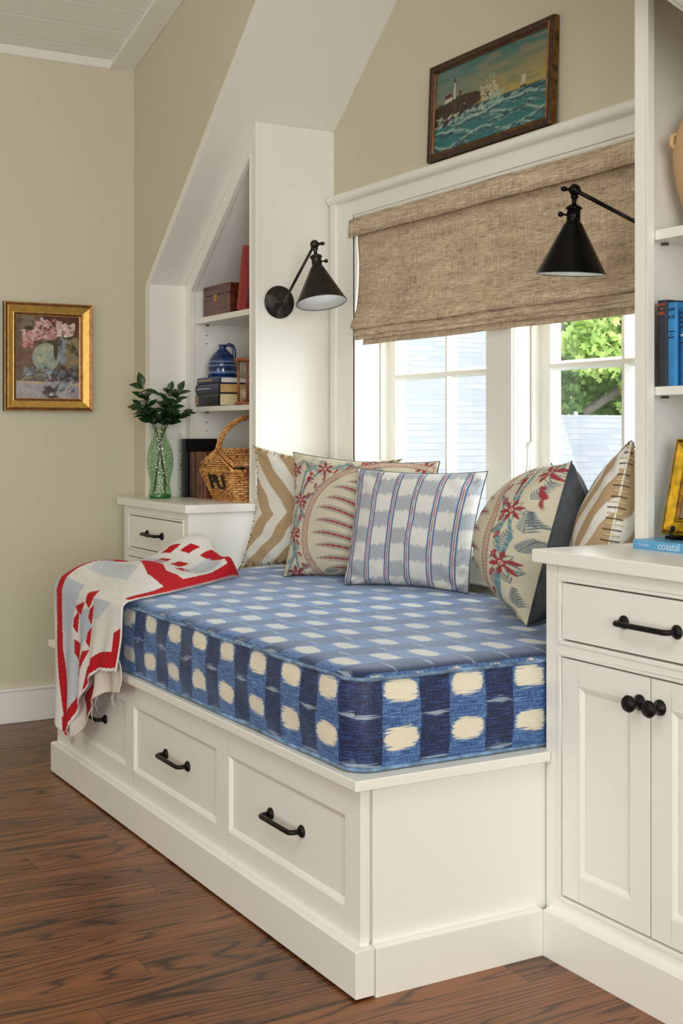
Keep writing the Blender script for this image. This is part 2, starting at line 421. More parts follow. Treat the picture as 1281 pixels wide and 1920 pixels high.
# reveals, inner bead and mullion
g = MB()
g.box(OX0 - .004, OX0, cf + .001, 2.66, OZ0, OZ1)
g.box(OX0, OX0 + .008, cf + .006, 2.52, OZ0, OZ1)
g.box(OX1, OX1 + .004, cf + .001, 2.66, OZ0, OZ1)
g.box(OX0, OX1, cf + .004, 2.66, OZ1 - .012, OZ1)
g.box(-3.459, -3.321, 2.532, 2.67, OZ0, OZ1)
g.box(-3.463, -3.317, 2.54, 2.56, OZ0, OZ1)
struct(g.build('trim_6', M['winwhite'], bevel=.003))
# stool, apron
g = MB()
g.box(-4.43, -2.352, 2.452, 2.62, .795, .82)
g.box(-4.411, -2.369, 2.49, YW, .70, .795); g.box(-4.411, -2.369, 2.482, 2.49, .70, .712)
struct(g.build('trim_7', M['trim'], bevel=.004))
def window(name, x0, x1, latch):
    z0, z1 = OZ0 + .02, OZ1 - .012
    f = MB()  # outer frame with stops
    for a, b in ((x0, x0 + .012), (x1 - .012, x1)):
        f.box(a, b, 2.61, 2.70, z0, z1)
    f.box(x0, x1, 2.61, 2.70, z0, z0 + .02); f.box(x0, x1, 2.61, 2.70, z1 - .02, z1)
    fo = struct(f.build(name, M['winwhite'], bevel=.002))
    s = MB(); w = .052; a, b = x0 + .005, x1 - .005
    s.box(a, a + w, 2.642, 2.69, z0 + .01, z1 - .01); s.box(b - w, b, 2.642, 2.69, z0 + .01, z1 - .01)
    s.box(a + w, b - w, 2.642, 2.69, z0 + .01, z0 + .075); s.box(a + w, b - w, 2.642, 2.69, z1 - .065, z1 - .01)
    s.build('sash', M['winwhite'], fo, bevel=.004)
    m = MB(); xc = (x0 + x1) / 2; zc_ = 1.415
    m.prism([(xc - .016, 2.668), (xc - .006, 2.646), (xc + .006, 2.646), (xc + .016, 2.668)], 'z', z0 + .075, z1 - .065)
    m.prism([(2.668, zc_ - .016), (2.645, zc_ - .006), (2.645, zc_ + .006), (2.668, zc_ + .016)], 'x', a + w, b - w)
    m.box(xc - .012, xc + .012, 2.672, 2.69, z0 + .075, z1 - .065); m.box(a + w, b - w, 2.672, 2.69, zc_ - .012, zc_ + .012)
    m.build('muntin', M['winwhite'], fo)
    MB().add([(a + w - .004, 2.67, z0 + .071), (b - w + .004, 2.67, z0 + .071), (b - w + .004, 2.67, z1 - .061), (a + w - .004, 2.67, z1 - .061)], [(0, 1, 2, 3)]).build('pane', M['pane'], fo)
    if latch:
        l = MB(); l.box(x0 + .002, x0 + .014, 2.60, 2.612, 1.03, 1.17)
        l.tube([(x0 + .01, 2.60, 1.16), (x0 + .022, 2.585, 1.15), (x0 + .026, 2.58, 1.10), (x0 + .02, 2.57, 1.04)], .005, 8)
        l.build('latch', M['winwhite'], fo)
    return fo
window('window_1', OX0, -3.459, False)
window('window_2', -3.321, OX1, True)

# roman shade
sh = thing('roman_shade', 'woven brown grass roman shade half lowered over the window', 'window shade', (-3.39, 2.49, 1.54))
xs0, xs1 = -4.240, -2.54
def sheet(name, prof, x0, x1, parent, nx=80, amp=.0015):
    pr = np.array(prof); xs = np.linspace(x0, x1, nx)
    P = np.zeros((nx, len(pr), 3)); P[:, :, 0] = xs[:, None]; P[:, :, 1] = pr[None, :, 0] + amp * np.sin(xs[:, None] * 23 + pr[None, :, 1] * 9)
    P[:, :, 2] = pr[None, :, 1] + amp * .8 * np.sin(xs[:, None] * 9)
    # slightly ragged side edge
    o = grid_obj(name, P, M['shade'], parent); m = o.modifiers.new('sol', 'SOLIDIFY'); m.thickness = .004; m.offset = 0
    return o
def smoothp(pts, n=60):
    pts = np.array(pts); t = np.r_[0, np.cumsum(np.linalg.norm(np.diff(pts, axis=0), axis=1))]
    out = []
    for k in np.linspace(0, t[-1], n):
        out.append([np.interp(k, t, pts[:, 0]), np.interp(k, t, pts[:, 1])])
    out = np.array(out)
    for _ in range(3): out[1:-1] = (out[:-2] + 2 * out[1:-1] + out[2:]) / 4
    return out.tolist()
sheet('shade_body', smoothp([(2.502, 1.985), (2.502, 1.93), (2.508, 1.85), (2.506, 1.75), (2.50, 1.68), (2.486, 1.635), (2.472, 1.607), (2.470, 1.598), (2.478, 1.592), (2.500, 1.598)], 70), xs0, xs1, sh)
sheet('shade_fold', smoothp([(2.502, 1.615), (2.488, 1.588), (2.483, 1.574), (2.487, 1.567), (2.502, 1.572)], 24), xs0, xs1, sh)
sheet('shade_fold', smoothp([(2.506, 1.59), (2.493, 1.568), (2.489, 1.560), (2.494, 1.554), (2.507, 1.558)], 24), xs0 + .004, xs1, sh)
sheet('shade_fold', smoothp([(2.515, 1.585), (2.510, 1.555), (2.509, 1.533)], 14), xs0 + .03, xs1, sh)
sheet('valance', [(2.476, 2.012), (2.474, 1.98), (2.472, 1.945)], -4.262, -2.52, sh)
MB().box(-4.25, -2.53, 2.478, 2.50, 1.99, 2.015).build('headrail', M['tan'], sh)

# ------------------------------------------------------------------ handles and cabinets
def bar_handle(parent, xc, y, z, L=.158, mat=None):
    h = MB(); a, b = xc - L / 2, xc + L / 2; so = .034
    pts = [(a, y, z), (a, y - so * .6, z)]
    pts += [(a + .012 - .012 * math.cos(t), y - so * .6 - .012 * math.sin(t) , z) for t in (.5, 1.0, PI / 2)]
    pts += [(b - .012 + .012 * math.sin(t), y - so * .6 - .012 * math.cos(t), z) for t in (0, .5, 1.0)]
    pts += [(b, y - so * .6, z), (b, y, z)]
    h.tube(pts, .0062, 12)
    for x in (a, b):
        h.lathe([(.0, 0), (.0145, 0), (.0150, .003), (.012, .007), (.0065, .010)], 20, fr((x, y, z), (1, 0, 0), (0, 0, 1)) )
    o = h.build('handle', mat or M['black'], parent); return o
def knob(parent, x, y, z):
    h = MB(); h.lathe([(.0165, 0), (.0165, .004), (.009, .008), (.0065, .014), (.008, .020), (.0165, .027), (.0185, .034), (.015, .040), (0, .042)], 24,
                      fr((x, y, z), (1, 0, 0), (0, 0, 1)))
    return h.build('knob', M['black'], parent)
def frame_y(g, x0, x1, z0, z1, w, ya, yb):
    g.box(x0, x0 + w, ya, yb, z0, z1); g.box(x1 - w, x1, ya, yb, z0, z1)
    g.box(x0 + w, x1 - w, ya, yb, z0, z0 + w); g.box(x0 + w, x1 - w, ya, yb, z1 - w, z1)

def mould(g, x0, x1, z0, z1, w, yf, yb):
    """sloped picture-frame moulding from the front plane yf (outer edge) to yb (inner edge)"""
    o = [(x0, z0), (x1, z0), (x1, z1), (x0, z1)]; i = [(x0 + w, z0 + w), (x1 - w, z0 + w), (x1 - w, z1 - w), (x0 + w, z1 - w)]
    i2 = [(x0 + w * .35, z0 + w * .35), (x1 - w * .35, z0 + w * .35), (x1 - w * .35, z1 - w * .35), (x0 + w * .35, z1 - w * .35)]
    ym = yf + (yb - yf) * .25
    vs = [(p[0], yf, p[1]) for p in o] + [(p[0], ym, p[1]) for p in i2] + [(p[0], yb, p[1]) for p in i]
    fs = []
    for r in (0, 4):
        for k in range(4): fs.append((r + k, r + (k + 1) % 4, r + 4 + (k + 1) % 4, r + 4 + k))
    g.add(vs, fs)

def cabinet(name, label, x0, x1, dx0, dx1, doors):
    yf = 1.894
    t = thing(name, label, 'cabinet', ((x0 + x1) / 2, 2.1, 0))
    dz0, dz1, bz0, bz1 = .731, .858, .147, .688
    b = 0.009; g = MB()
    # face frame pieces (around openings)
    g.box(x0, dx0 - .004 - b, yf, yf + .022, .0, .898); g.box(dx1 + .004 + b, x1, yf, yf + .022, 0, .898)
    L, R = dx0 - .004 - b, dx1 + .004 + b
    g.box(L, R, yf, yf + .022, dz1 + .004 + b, .898)
    g.box(L, R, yf, yf + .022, bz1 + .003 + b, dz0 - .004 - b); g.box(L, R, yf, yf + .022, 0, bz0 - .004 - b)
    g.box(x0, x0 + .018, yf + .022, 1.999, 0, .898); g.box(x1 - .018, x1, yf + .022, 1.999, 0, .898)
    g.box(max(x0, XA + .001), x1 if x1 < -4 else min(x1, XB - .001), 1.9991, YW - .002, 0, .898)
    g.build('carcass', M['trimd'], t, bevel=.0015)
    g = MB()
    for z0, z1 in ((dz0, dz1), (bz0, bz1)):
        frame_y(g, L, R, z0 - .004 - b, z1 + .004 + b, b, yf - .003, yf + .02)
    g.build('bead_moulding', M['trimd'], t, bevel=.002)
    d = MB().box(dx0, dx1, yf + .002, yf + .024, dz0, dz1).build('drawer', M['trimd'], t, bevel=.0015)
    bar_handle(d, (dx0 + dx1) / 2, yf + .002, .7945, .157)
    g = MB().box(dx0 - .01, dx1 + .01, yf + .0235, yf + .0245, bz0 - .01, dz1 + .01); g.build('opening_shadow_gap', M['dark'], t)
    xm = (dx0 + dx1) / 2
    for i, (a, c) in enumerate(((dx0, xm - .0025), (xm + .0025, dx1))):
        g = MB(); fw = .058
        g.box(a, a + fw, yf + .002, yf + .022, bz0, bz1); g.box(c - fw, c, yf + .002, yf + .022, bz0, bz1)
        g.box(a + fw, c - fw, yf + .002, yf + .022, bz0, bz0 + fw); g.box(a + fw, c - fw, yf + .002, yf + .022, bz1 - fw, bz1)
        g.box(a + fw, c - fw, yf + .010, yf + .018, bz0 + fw, bz1 - fw)
        mould(g, a + fw, c - fw, bz0 + fw, bz1 - fw, .013, yf + .0025, yf + .0095)
        do = g.build('door', M['trimd'], t, bevel=.001)
        knob(do, xm - .030 if i == 0 else xm + .030, yf + .002, .632)
    g = MB(); yb0 = 1.8715
    g.prism([(yb0, 0), (yf, 0), (yf, .113), (yb0 + .008, .107), (yb0, .105)], 'x', x0 if doors != 'R' else x0 + .0165, x1)
    g.build('base_board', M['trimd'], t)
    return t
cabinet('base_cabinet', 'white painted drawer cabinet left of the window seat, under the green vase', -5.136, -4.453, -5.080, -4.510, 'L')
cabinet('base_cabinet', 'white painted cabinet with two doors right of the window seat', -2.352, -1.65, -2.297, -1.727, 'R')

def counter(label, poly):
    o = MB().prism(poly, 'z', .8985, .93).build('countertop', M['trimd'], bevel=.003, seg=3); tag(o, label, 'countertop')
counter('white countertop carrying the green vase and wicker basket', [(-5.1775, 1.8765), (-4.438, 1.8765), (-4.438, YW - .001), (XA + .001, YW - .001), (XA + .001, YB - .001), (-5.1775, YB - .001)])
counter('white countertop under the light blue book and gold frame', [(-2.384, 1.8765), (-1.60, 1.8765), (-1.60, YB - .001), (XB - .001, YB - .001), (XB - .001, YW - .023), (-2.384, YW - .023)])

# ------------------------------------------------------------------ bookcases
def bookcase(label, mir):
    def mx(x): return -6.78 - x if mir else x
    inner = XR if mir else XL
    def bx(g, x0, x1, *a):
        p, q = sorted((mx(x0), mx(x1))); g.box(p, q, *a)
    def pr(g, poly, a, b): g.prism([(mx(p[0]), p[1]) for p in poly], 'y', a, b)
    t = thing('built_in_bookcase', label, 'bookcase', (mx(-4.78), 2.3, .93))
    xi = -4.4315; e = .001
    zt = sof(xi)
    g = MB()  # side panel next to the window seat
    g.prism([(mx(xi), .9305), (mx(xi - .018), .9305), (mx(xi - .018), sof(xi - .018) - .002), (mx(xi), zt - .002)], 'y', YS + .018, YW - .021)
    g.build('side_panel', M['trimd'], t)
    g = MB()  # face frame
    g.prism([(mx(xi), .9305), (mx(-4.476), .9305), (mx(-4.476), sof(-4.476) - .002), (mx(xi), zt - .002)], 'y', YS, YS + .018)
    g.prism([(mx(XA + e), .9305), (mx(-5.064), .9305), (mx(-5.064), 1.800), (mx(XA + e), sof(XA) - .002)], 'y', YS, YS + .018)
    g.prism([(mx(XA + e), sof(XA) - .002), (mx(-5.064), 1.800), (mx(-4.476), 2.275), (mx(-4.476), sof(-4.476) - .002)], 'y', YS, YS + .018)
    g.build('face_frame', M['trimd'], t, bevel=.0015)
    g = MB()  # bead inside the frame
    w = .006
    pts_o = [(-4.476, .9305), (-5.064, .9305), (-5.064, 1.800), (-4.476, 2.275)]
    g.prism([(mx(-5.064), .9305), (mx(-5.057), .9305), (mx(-5.057), 1.797), (mx(-5.064), 1.800)], 'y', YS - .003, YS + .016)
    g.prism([(mx(-4.482), .9305), (mx(-4.476), .9305), (mx(-4.476), 2.275), (mx(-4.482), 2.262)], 'y', YS - .003, YS + .016)
    g.prism([(mx(-5.064), 1.800), (mx(-5.057), 1.797), (mx(-4.482), 2.262), (mx(-4.476), 2.275)], 'y', YS - .003, YS + .016)
    g.build('bead_moulding', M['trimd'], t)
    g = MB()  # lining: outer side, sloped side, back
    g.prism([(mx(XA + .002), .9305), (mx(-5.060), .9305), (mx(-5.060), 1.80), (mx(-4.452), 2.29), (mx(-4.452), 2.32), (mx(XA + .002), 1.80)], 'y', YS + .018, YW - .012)
    bx(g, XA + .002, xi, YW - .021, YW - .001, .9305, 1.82)
    pr(g, [(XA + .002, 1.82), (xi, 1.82), (xi, zt - .004)], YW - .021, YW - .001)
    g.build('lining', M['trimd'], t)
    for z, dz in ((1.684, .024), (1.31, .021)):
        g = MB(); bx(g, -5.059, -4.4505, YS + .020, YW - .022, z - dz, z)
        s = g.build('shelf', M['trimd'], t, bevel=.0015)
        for y in (2.235, 2.44):
            for a_, b_ in ((-5.0575, -5.044), (-4.466, -4.4515)):
                g = MB(); bx(g, a_, b_, y - .006, y + .006, z - dz - .006, z - dz - .0005); g.build('shelf_pin', M['steel'], s)
        for zz in (z - dz - .045, z - dz - .08, z + .045):
            for y in (2.235, 2.44):
                g = MB(); bx(g, -5.0602, -5.0594, y - .0025, y + .0025, zz - .0025, zz + .0025); g.build('pin_hole', M['dark'], t)
    return t
bookcase('built-in white bookcase with sloped top left of the window seat', False)
bookcase('built-in white bookcase right of the window seat, with blue books', True)

# ------------------------------------------------------------------ bench
t = thing('daybed_bench', 'white window seat base with three front drawers, under the blue mattress', 'bench', (-3.41, 1.9, 0))
g = MB()
X0, X1, yf = -4.4638, -2.356, 1.397
holes = [(-4.383, -3.774), (-3.710, -3.100), (-3.025, -2.421)]; hz0, hz1 = .1735, .3695
xs = [X0] + [v for h in holes for v in h] + [X1]
for k in range(0, len(xs), 2): g.box(xs[k], xs[k + 1], yf, yf + .022, .02, .4425)
for a, b in holes: g.box(a, b, yf, yf + .022, hz1, .4425); g.box(a, b, yf, yf + .022, .02, hz0)
g.build('front_frame', M['trimd'], t, bevel=.0015)
g = MB(); g.box(X0 + .005, X1 - .0135, yf + .0225, 1.44, .004, .4425); g.box(X0 + .005, X1 - .001, 1.4275, 1.87, .004, .4425); g.box(-4.4515, X1 - .001, 1.87, YW - .03, .004, .4425)
g.build('carcass', M['trimd'], t)
MB().box(-4.4893, -2.3327, 1.3716, 1.8925, .4428, .4665).box(-4.4515, -2.3535, 1.8925, YW - .026, .4428, .4665).build('seat_board', M['trimd'], t, bevel=.003, seg=3)
g = MB()
g.prism([(1.3734, .006), (1.42, .006), (1.42, .108), (1.396, .108), (1.381, .1075), (1.3734, .1045)], 'x', -4.4661, -2.3355)
g.build('base_board', M['trimd'], t, bevel=.0015)
g = MB(); g.prism([(-2.3355, 0), (-2.3355, .1045), (-2.345, .1075), (-2.36, .108), (-2.36, 0)], 'y', 1.4225, 1.8715)
g.build('base_board', M['trimd'], t, bevel=.001)
for a, b in holes:
    g = MB(); g.box(a + .001, b - .001, yf + .0098, yf + .020, hz0 + .001, hz1 - .001)
    mould(g, a, b, hz0, hz1, .012, yf + .0012, yf + .0095)
    d = g.build('drawer', M['trimd'], t)
    bar_handle(d, {0: -4.064, 1: -3.389, 2: -2.718}[holes.index((a, b))], yf + .0098, .2755, .160)

# ------------------------------------------------------------------ mattress
def rr(d, x0=-4.4495, x1=-2.376, y0=1.392, y1=2.478, r=.055, nc=8, ns=40):
    x0 += d; x1 -= d; y0 += d; y1 -= d; r = max(r - d, .0008); P = []
    cs = [(x0 + r, y0 + r, PI), (x1 - r, y0 + r, 1.5 * PI), (x1 - r, y1 - r, 0), (x0 + r, y1 - r, .5 * PI)]
    for i, (cx, cy, a0) in enumerate(cs):
        arc = [(cx + r * math.cos(a0 + k / nc * PI / 2), cy + r * math.sin(a0 + k / nc * PI / 2)) for k in range(nc + 1)]
        P += arc
        n = cs[(i + 1) % 4]; e0 = arc[-1]; e1 = (n[0] + r * math.cos(n[2]), n[1] + r * math.sin(n[2]))
        P += [(e0[0] + (e1[0] - e0[0]) * k / ns, e0[1] + (e1[1] - e0[1]) * k / ns) for k in range(1, ns)]
    return P
def mattress():
    t = thing('mattress', 'thick blue and cream checked ikat mattress on the white window seat', 'mattress', (-3.41, 1.93, .467))
    zb, zt = .4675, .672
    def uvset(o, top):
        me = o.data; uvl = me.uv_layers.new(name='UVMap')
        for p in me.polygons:
            nrm = p.normal
            for li in p.loop_indices:
                v = me.vertices[me.loops[li].vertex_index].co
                if top: uv = ((v.x + 2.690), v.y - 1.449)
                elif abs(nrm.y) > .70: uv = (v.x + 2.66, v.z - .639)
                else: uv = (v.y - 1.51 + .0, v.z - .639)
                uvl.data[li].uv = uv
    # boxing
    v = []; f = []; m = len(rr(0)); lev = 9
    for k in range(lev):
        s = k / (lev - 1); z = zb + .004 + (zt - zb - .010) * s; b = -.007 * math.sin(PI * s)
        for i, p in enumerate(rr(b)):
            v.append((p[0] + .002 * math.sin(p[1] * 31 + z * 50), p[1] + .0025 * math.sin(p[0] * 24 + z * 40), z))
    for k in range(lev - 1):
        for i in range(m): f.append((k * m + i, k * m + (i + 1) % m, (k + 1) * m + (i + 1) % m, (k + 1) * m + i))
    o = MB().add(v, f, True).build('boxing', M['mattress'], t); uvset(o, False)
    v = []; f = []; D = [0, .003, .007, .013, .022, .035, .055, .09, .14, .2]
    for k, d in enumerate(D):
        z = zt + .012 - .016 * math.exp(-d / .014) + .004 * (1 - math.exp(-d / .08))
        for i, p in enumerate(rr(d)):
            v.append((p[0], p[1], z + .0012 * math.sin(p[0] * 40) * math.sin(p[1] * 33)))
    for k in range(len(D) - 1):
        for i in range(m): f.append((k * m + i, k * m + (i + 1) % m, (k + 1) * m + (i + 1) % m, (k + 1) * m + i))
    f.append(tuple((len(D) - 1) * m + i for i in range(m)))
    o = MB().add(v, f, True).build('top_panel', M['mattress'], t); uvset(o, True)
    v = [(p[0], p[1], zb + .002) for p in rr(.004)]
    MB().add(v, [tuple(range(m))]).build('underside', M['mattress'], t)
    for z in (zt - .004, zb + .006):
        MB().tube([(p[0], p[1], z + .0015 * math.sin(p[0] * 17)) for p in rr(-.001)], .0045, 8, closed=True).build('piping', M['piping'], t)
mattress()
ZM = .684

# ------------------------------------------------------------------ painted pattern canvas (pattern colours only)
def L3(c): return np.array(lin(c))
class Canvas:
    def __init__(s, n, m, w=1.0, h=1.0, base=(255, 255, 255)):
        s.S, s.T = np.meshgrid(np.linspace(0, w, n), np.linspace(0, h, m), indexing='ij')
        s.c = np.ones((n, m, 3)) * L3(base); s.px = max(w / n, h / m)
    def put(s, mask, col, a=1.0):
        mask = np.clip(mask, 0, 1)[..., None] * a
        c = L3(col) if isinstance(col, tuple) else col
        s.c = s.c * (1 - mask) + c * mask; return s
    def aa(s, d): return .5 - d / s.px          # signed distance -> coverage
    def ell(s, x, y, a, b, rot, col, alpha=1.0):
        dx, dy = s.S - x, s.T - y; c, q = math.cos(rot), math.sin(rot)
        u, v = dx * c + dy * q, -dx * q + dy * c
        d = (np.sqrt((u / a) ** 2 + (v / b) ** 2) - 1) * min(a, b); return s.put(s.aa(d), col, alpha)
    def leaf(s, x, y, L, w, rot, col, alpha=1.0):
        dx, dy = s.S - x, s.T - y; c, q = math.cos(rot), math.sin(rot)
        u, v = (dx * c + dy * q) / L, (-dx * q + dy * c)
        hw = w * np.sin(PI * np.clip(u, 0, 1)) ** .8
        d = np.where((u > 0) & (u < 1), np.abs(v) - hw, 1.0); return s.put(s.aa(d), col, alpha)
    def seg(s, x0, y0, x1, y1, w, col, alpha=1.0):
        dx, dy = x1 - x0, y1 - y0; l2 = dx * dx + dy * dy + 1e-12
        k = np.clip(((s.S - x0) * dx + (s.T - y0) * dy) / l2, 0, 1)
        d = np.hypot(s.S - x0 - k * dx, s.T - y0 - k * dy) - w / 2; return s.put(s.aa(d), col, alpha)
    def pline(s, pts, w, col, alpha=1.0):
        for p, q in zip(pts[:-1], pts[1:]): s.seg(*p, *q, w, col, alpha)
    def poly(s, pts, col, alpha=1.0):
        ins = np.zeros(s.S.shape, bool); n = len(pts)
        for i in range(n):
            x0, y0 = pts[i]; x1, y1 = pts[(i + 1) % n]
            if y0 == y1: continue
            c = ((y0 > s.T) != (y1 > s.T)) & (s.S < (x1 - x0) * (s.T - y0) / (y1 - y0) + x0); ins ^= c
        return s.put(ins.astype(float), col, alpha)
def vnoise(S, T, f, seed):
    r = np.random.default_rng(seed); N = 64; g = r.random((N, N))
    x, y = S * f, T * f; xi, yi = np.floor(x).astype(int), np.floor(y).astype(int); fx, fy = x - xi, y - yi
    fx = fx * fx * (3 - 2 * fx); fy = fy * fy * (3 - 2 * fy)
    G = lambda a, b: g[a % N, b % N]
    return (G(xi, yi) * (1 - fx) + G(xi + 1, yi) * fx) * (1 - fy) + (G(xi, yi + 1) * (1 - fx) + G(xi + 1, yi + 1) * fx) * fy

def pillow(name, label, c, th, front, back_mat, N=240, edge=None, pinch=.09, seed=1, puff=.5, group=None, sag=.0):
    bl, br, tr, tl = [np.array(p, float) for p in c]
    t = thing(name, label, 'pillow', tuple((bl + br) / 2))
    def pos(S, T, side):
        x, y = 2 * S - 1, 2 * T - 1
        s2 = .5 + x / 2 * (1 - pinch * np.sin(PI * T) ** .8); t2 = .5 + y / 2 * (1 - pinch * np.sin(PI * S) ** .8)
        B = ((1 - s2) * (1 - t2))[..., None] * bl + (s2 * (1 - t2))[..., None] * br + (s2 * t2)[..., None] * tr + ((1 - s2) * t2)[..., None] * tl
        n = np.cross(br - bl, tl - bl); n = n / np.linalg.norm(n)
        lo = 1 + sag * (1 - T)                      # fuller toward the bottom
        h = th / 2 * lo * np.clip((1 - x ** 2) * (1 - y ** 2), 0, 1) ** puff
        e = np.minimum(np.minimum(S, 1 - S), np.minimum(T, 1 - T))
        wr = .010 * (vnoise(S, T, 5, seed) - .5) * np.clip(e * 9, 0, 1)
        cd = np.minimum.reduce([np.hypot(S - a, T - b) for a in (0, 1) for b in (0, 1)])
        wr += .0045 * np.sin((S * (1 if seed % 2 else -1) + T) * 34 + seed) * np.exp(-(cd / .22) ** 2) * np.clip(e * 22, 0, 1)
        wr += .003 * np.sin((S - T) * 60 + seed * 2 + 3 * vnoise(S, T, 3, seed)) * np.exp(-(e / .05) ** 2) * np.clip(e * 60, 0, 1)
        P = B + n * (h + wr)[..., None] * side
        P[..., 2] = np.maximum(P[..., 2], ZM + .002 + .0 * e)
        return P
    S, T = np.meshgrid(np.linspace(0, 1, N), np.linspace(0, 1, N), indexing='ij')
    # denser sampling toward the edges
    grid_obj('front_cover', pos(S, T, 1), front[0], t, col=front[1](N), uv=np.stack([S, T], -1))
    n2 = 90; S2, T2 = np.meshgrid(np.linspace(0, 1, n2), np.linspace(0, 1, n2), indexing='ij')
    if isinstance(back_mat, tuple):
        grid_obj('back_cover', pos(S2, T2, -1), back_mat[0], t, col=back_mat[1](n2), uv=np.stack([S2, T2], -1), flip=True)
    else: grid_obj('back_cover', pos(S2, T2, -1), back_mat, t, uv=np.stack([S2, T2], -1), flip=True)
    k = np.linspace(0, 1, 60)
    per = [(a, 0) for a in k[:-1]] + [(1, a) for a in k[:-1]] + [(1 - a, 1) for a in k[:-1]] + [(0, 1 - a) for a in k[:-1]]
    per = np.array(per); Pp = pos(per[:, 0], per[:, 1], 1)
    if edge == 'stitch':
        nrm = np.cross(br - bl, tl - bl); nrm /= np.linalg.norm(nrm); cen = (bl + br + tr + tl) / 4
        g = MB(); g2 = MB(); r = MB(); r.tube([tuple(p) for p in Pp], .0035, 6, closed=True); r.build('edge_cord', M['offwhite'], t)
        m = 4 * 36
        for i in range(m):
            a = i / m * 4; sd = int(a); f = a - sd
            s_, t_ = [(f, 0), (1, f), (1 - f, 1), (0, 1 - f)][sd]
            inn = .024 if seed == 3 else .013
            s1, t1 = [(f, inn), (1 - inn, f), (1 - f, 1 - inn), (inn, 1 - f)][sd]
            s1 = min(max(s1, .012), .988); t1 = min(max(t1, .012), .988)
            p0 = pos(np.array([s_]), np.array([t_]), 1)[0]; pf = pos(np.array([s1]), np.array([t1]), 1)[0]; pb = pos(np.array([s1]), np.array([t1]), -1)[0]
            d = (p0 - cen); d /= np.linalg.norm(d)
            pts = [pf + nrm * .0015, (pf + p0) / 2 + nrm * .006 + d * .002, p0 + d * .0035, (pb + p0) / 2 - nrm * .006 + d * .002, pb - nrm * .0015]
            (g if i % 2 else g2).tube([tuple(q) for q in pts], .0016, 5)
        g.build('blanket_stitch', M['thread'], t); g2.build('blanket_stitch', M['darkthread'], t)
    else:
        MB().tube([tuple(p) for p in Pp], .0022, 6, closed=True).build('seam', edge or M['offwhite'], t)
    return t

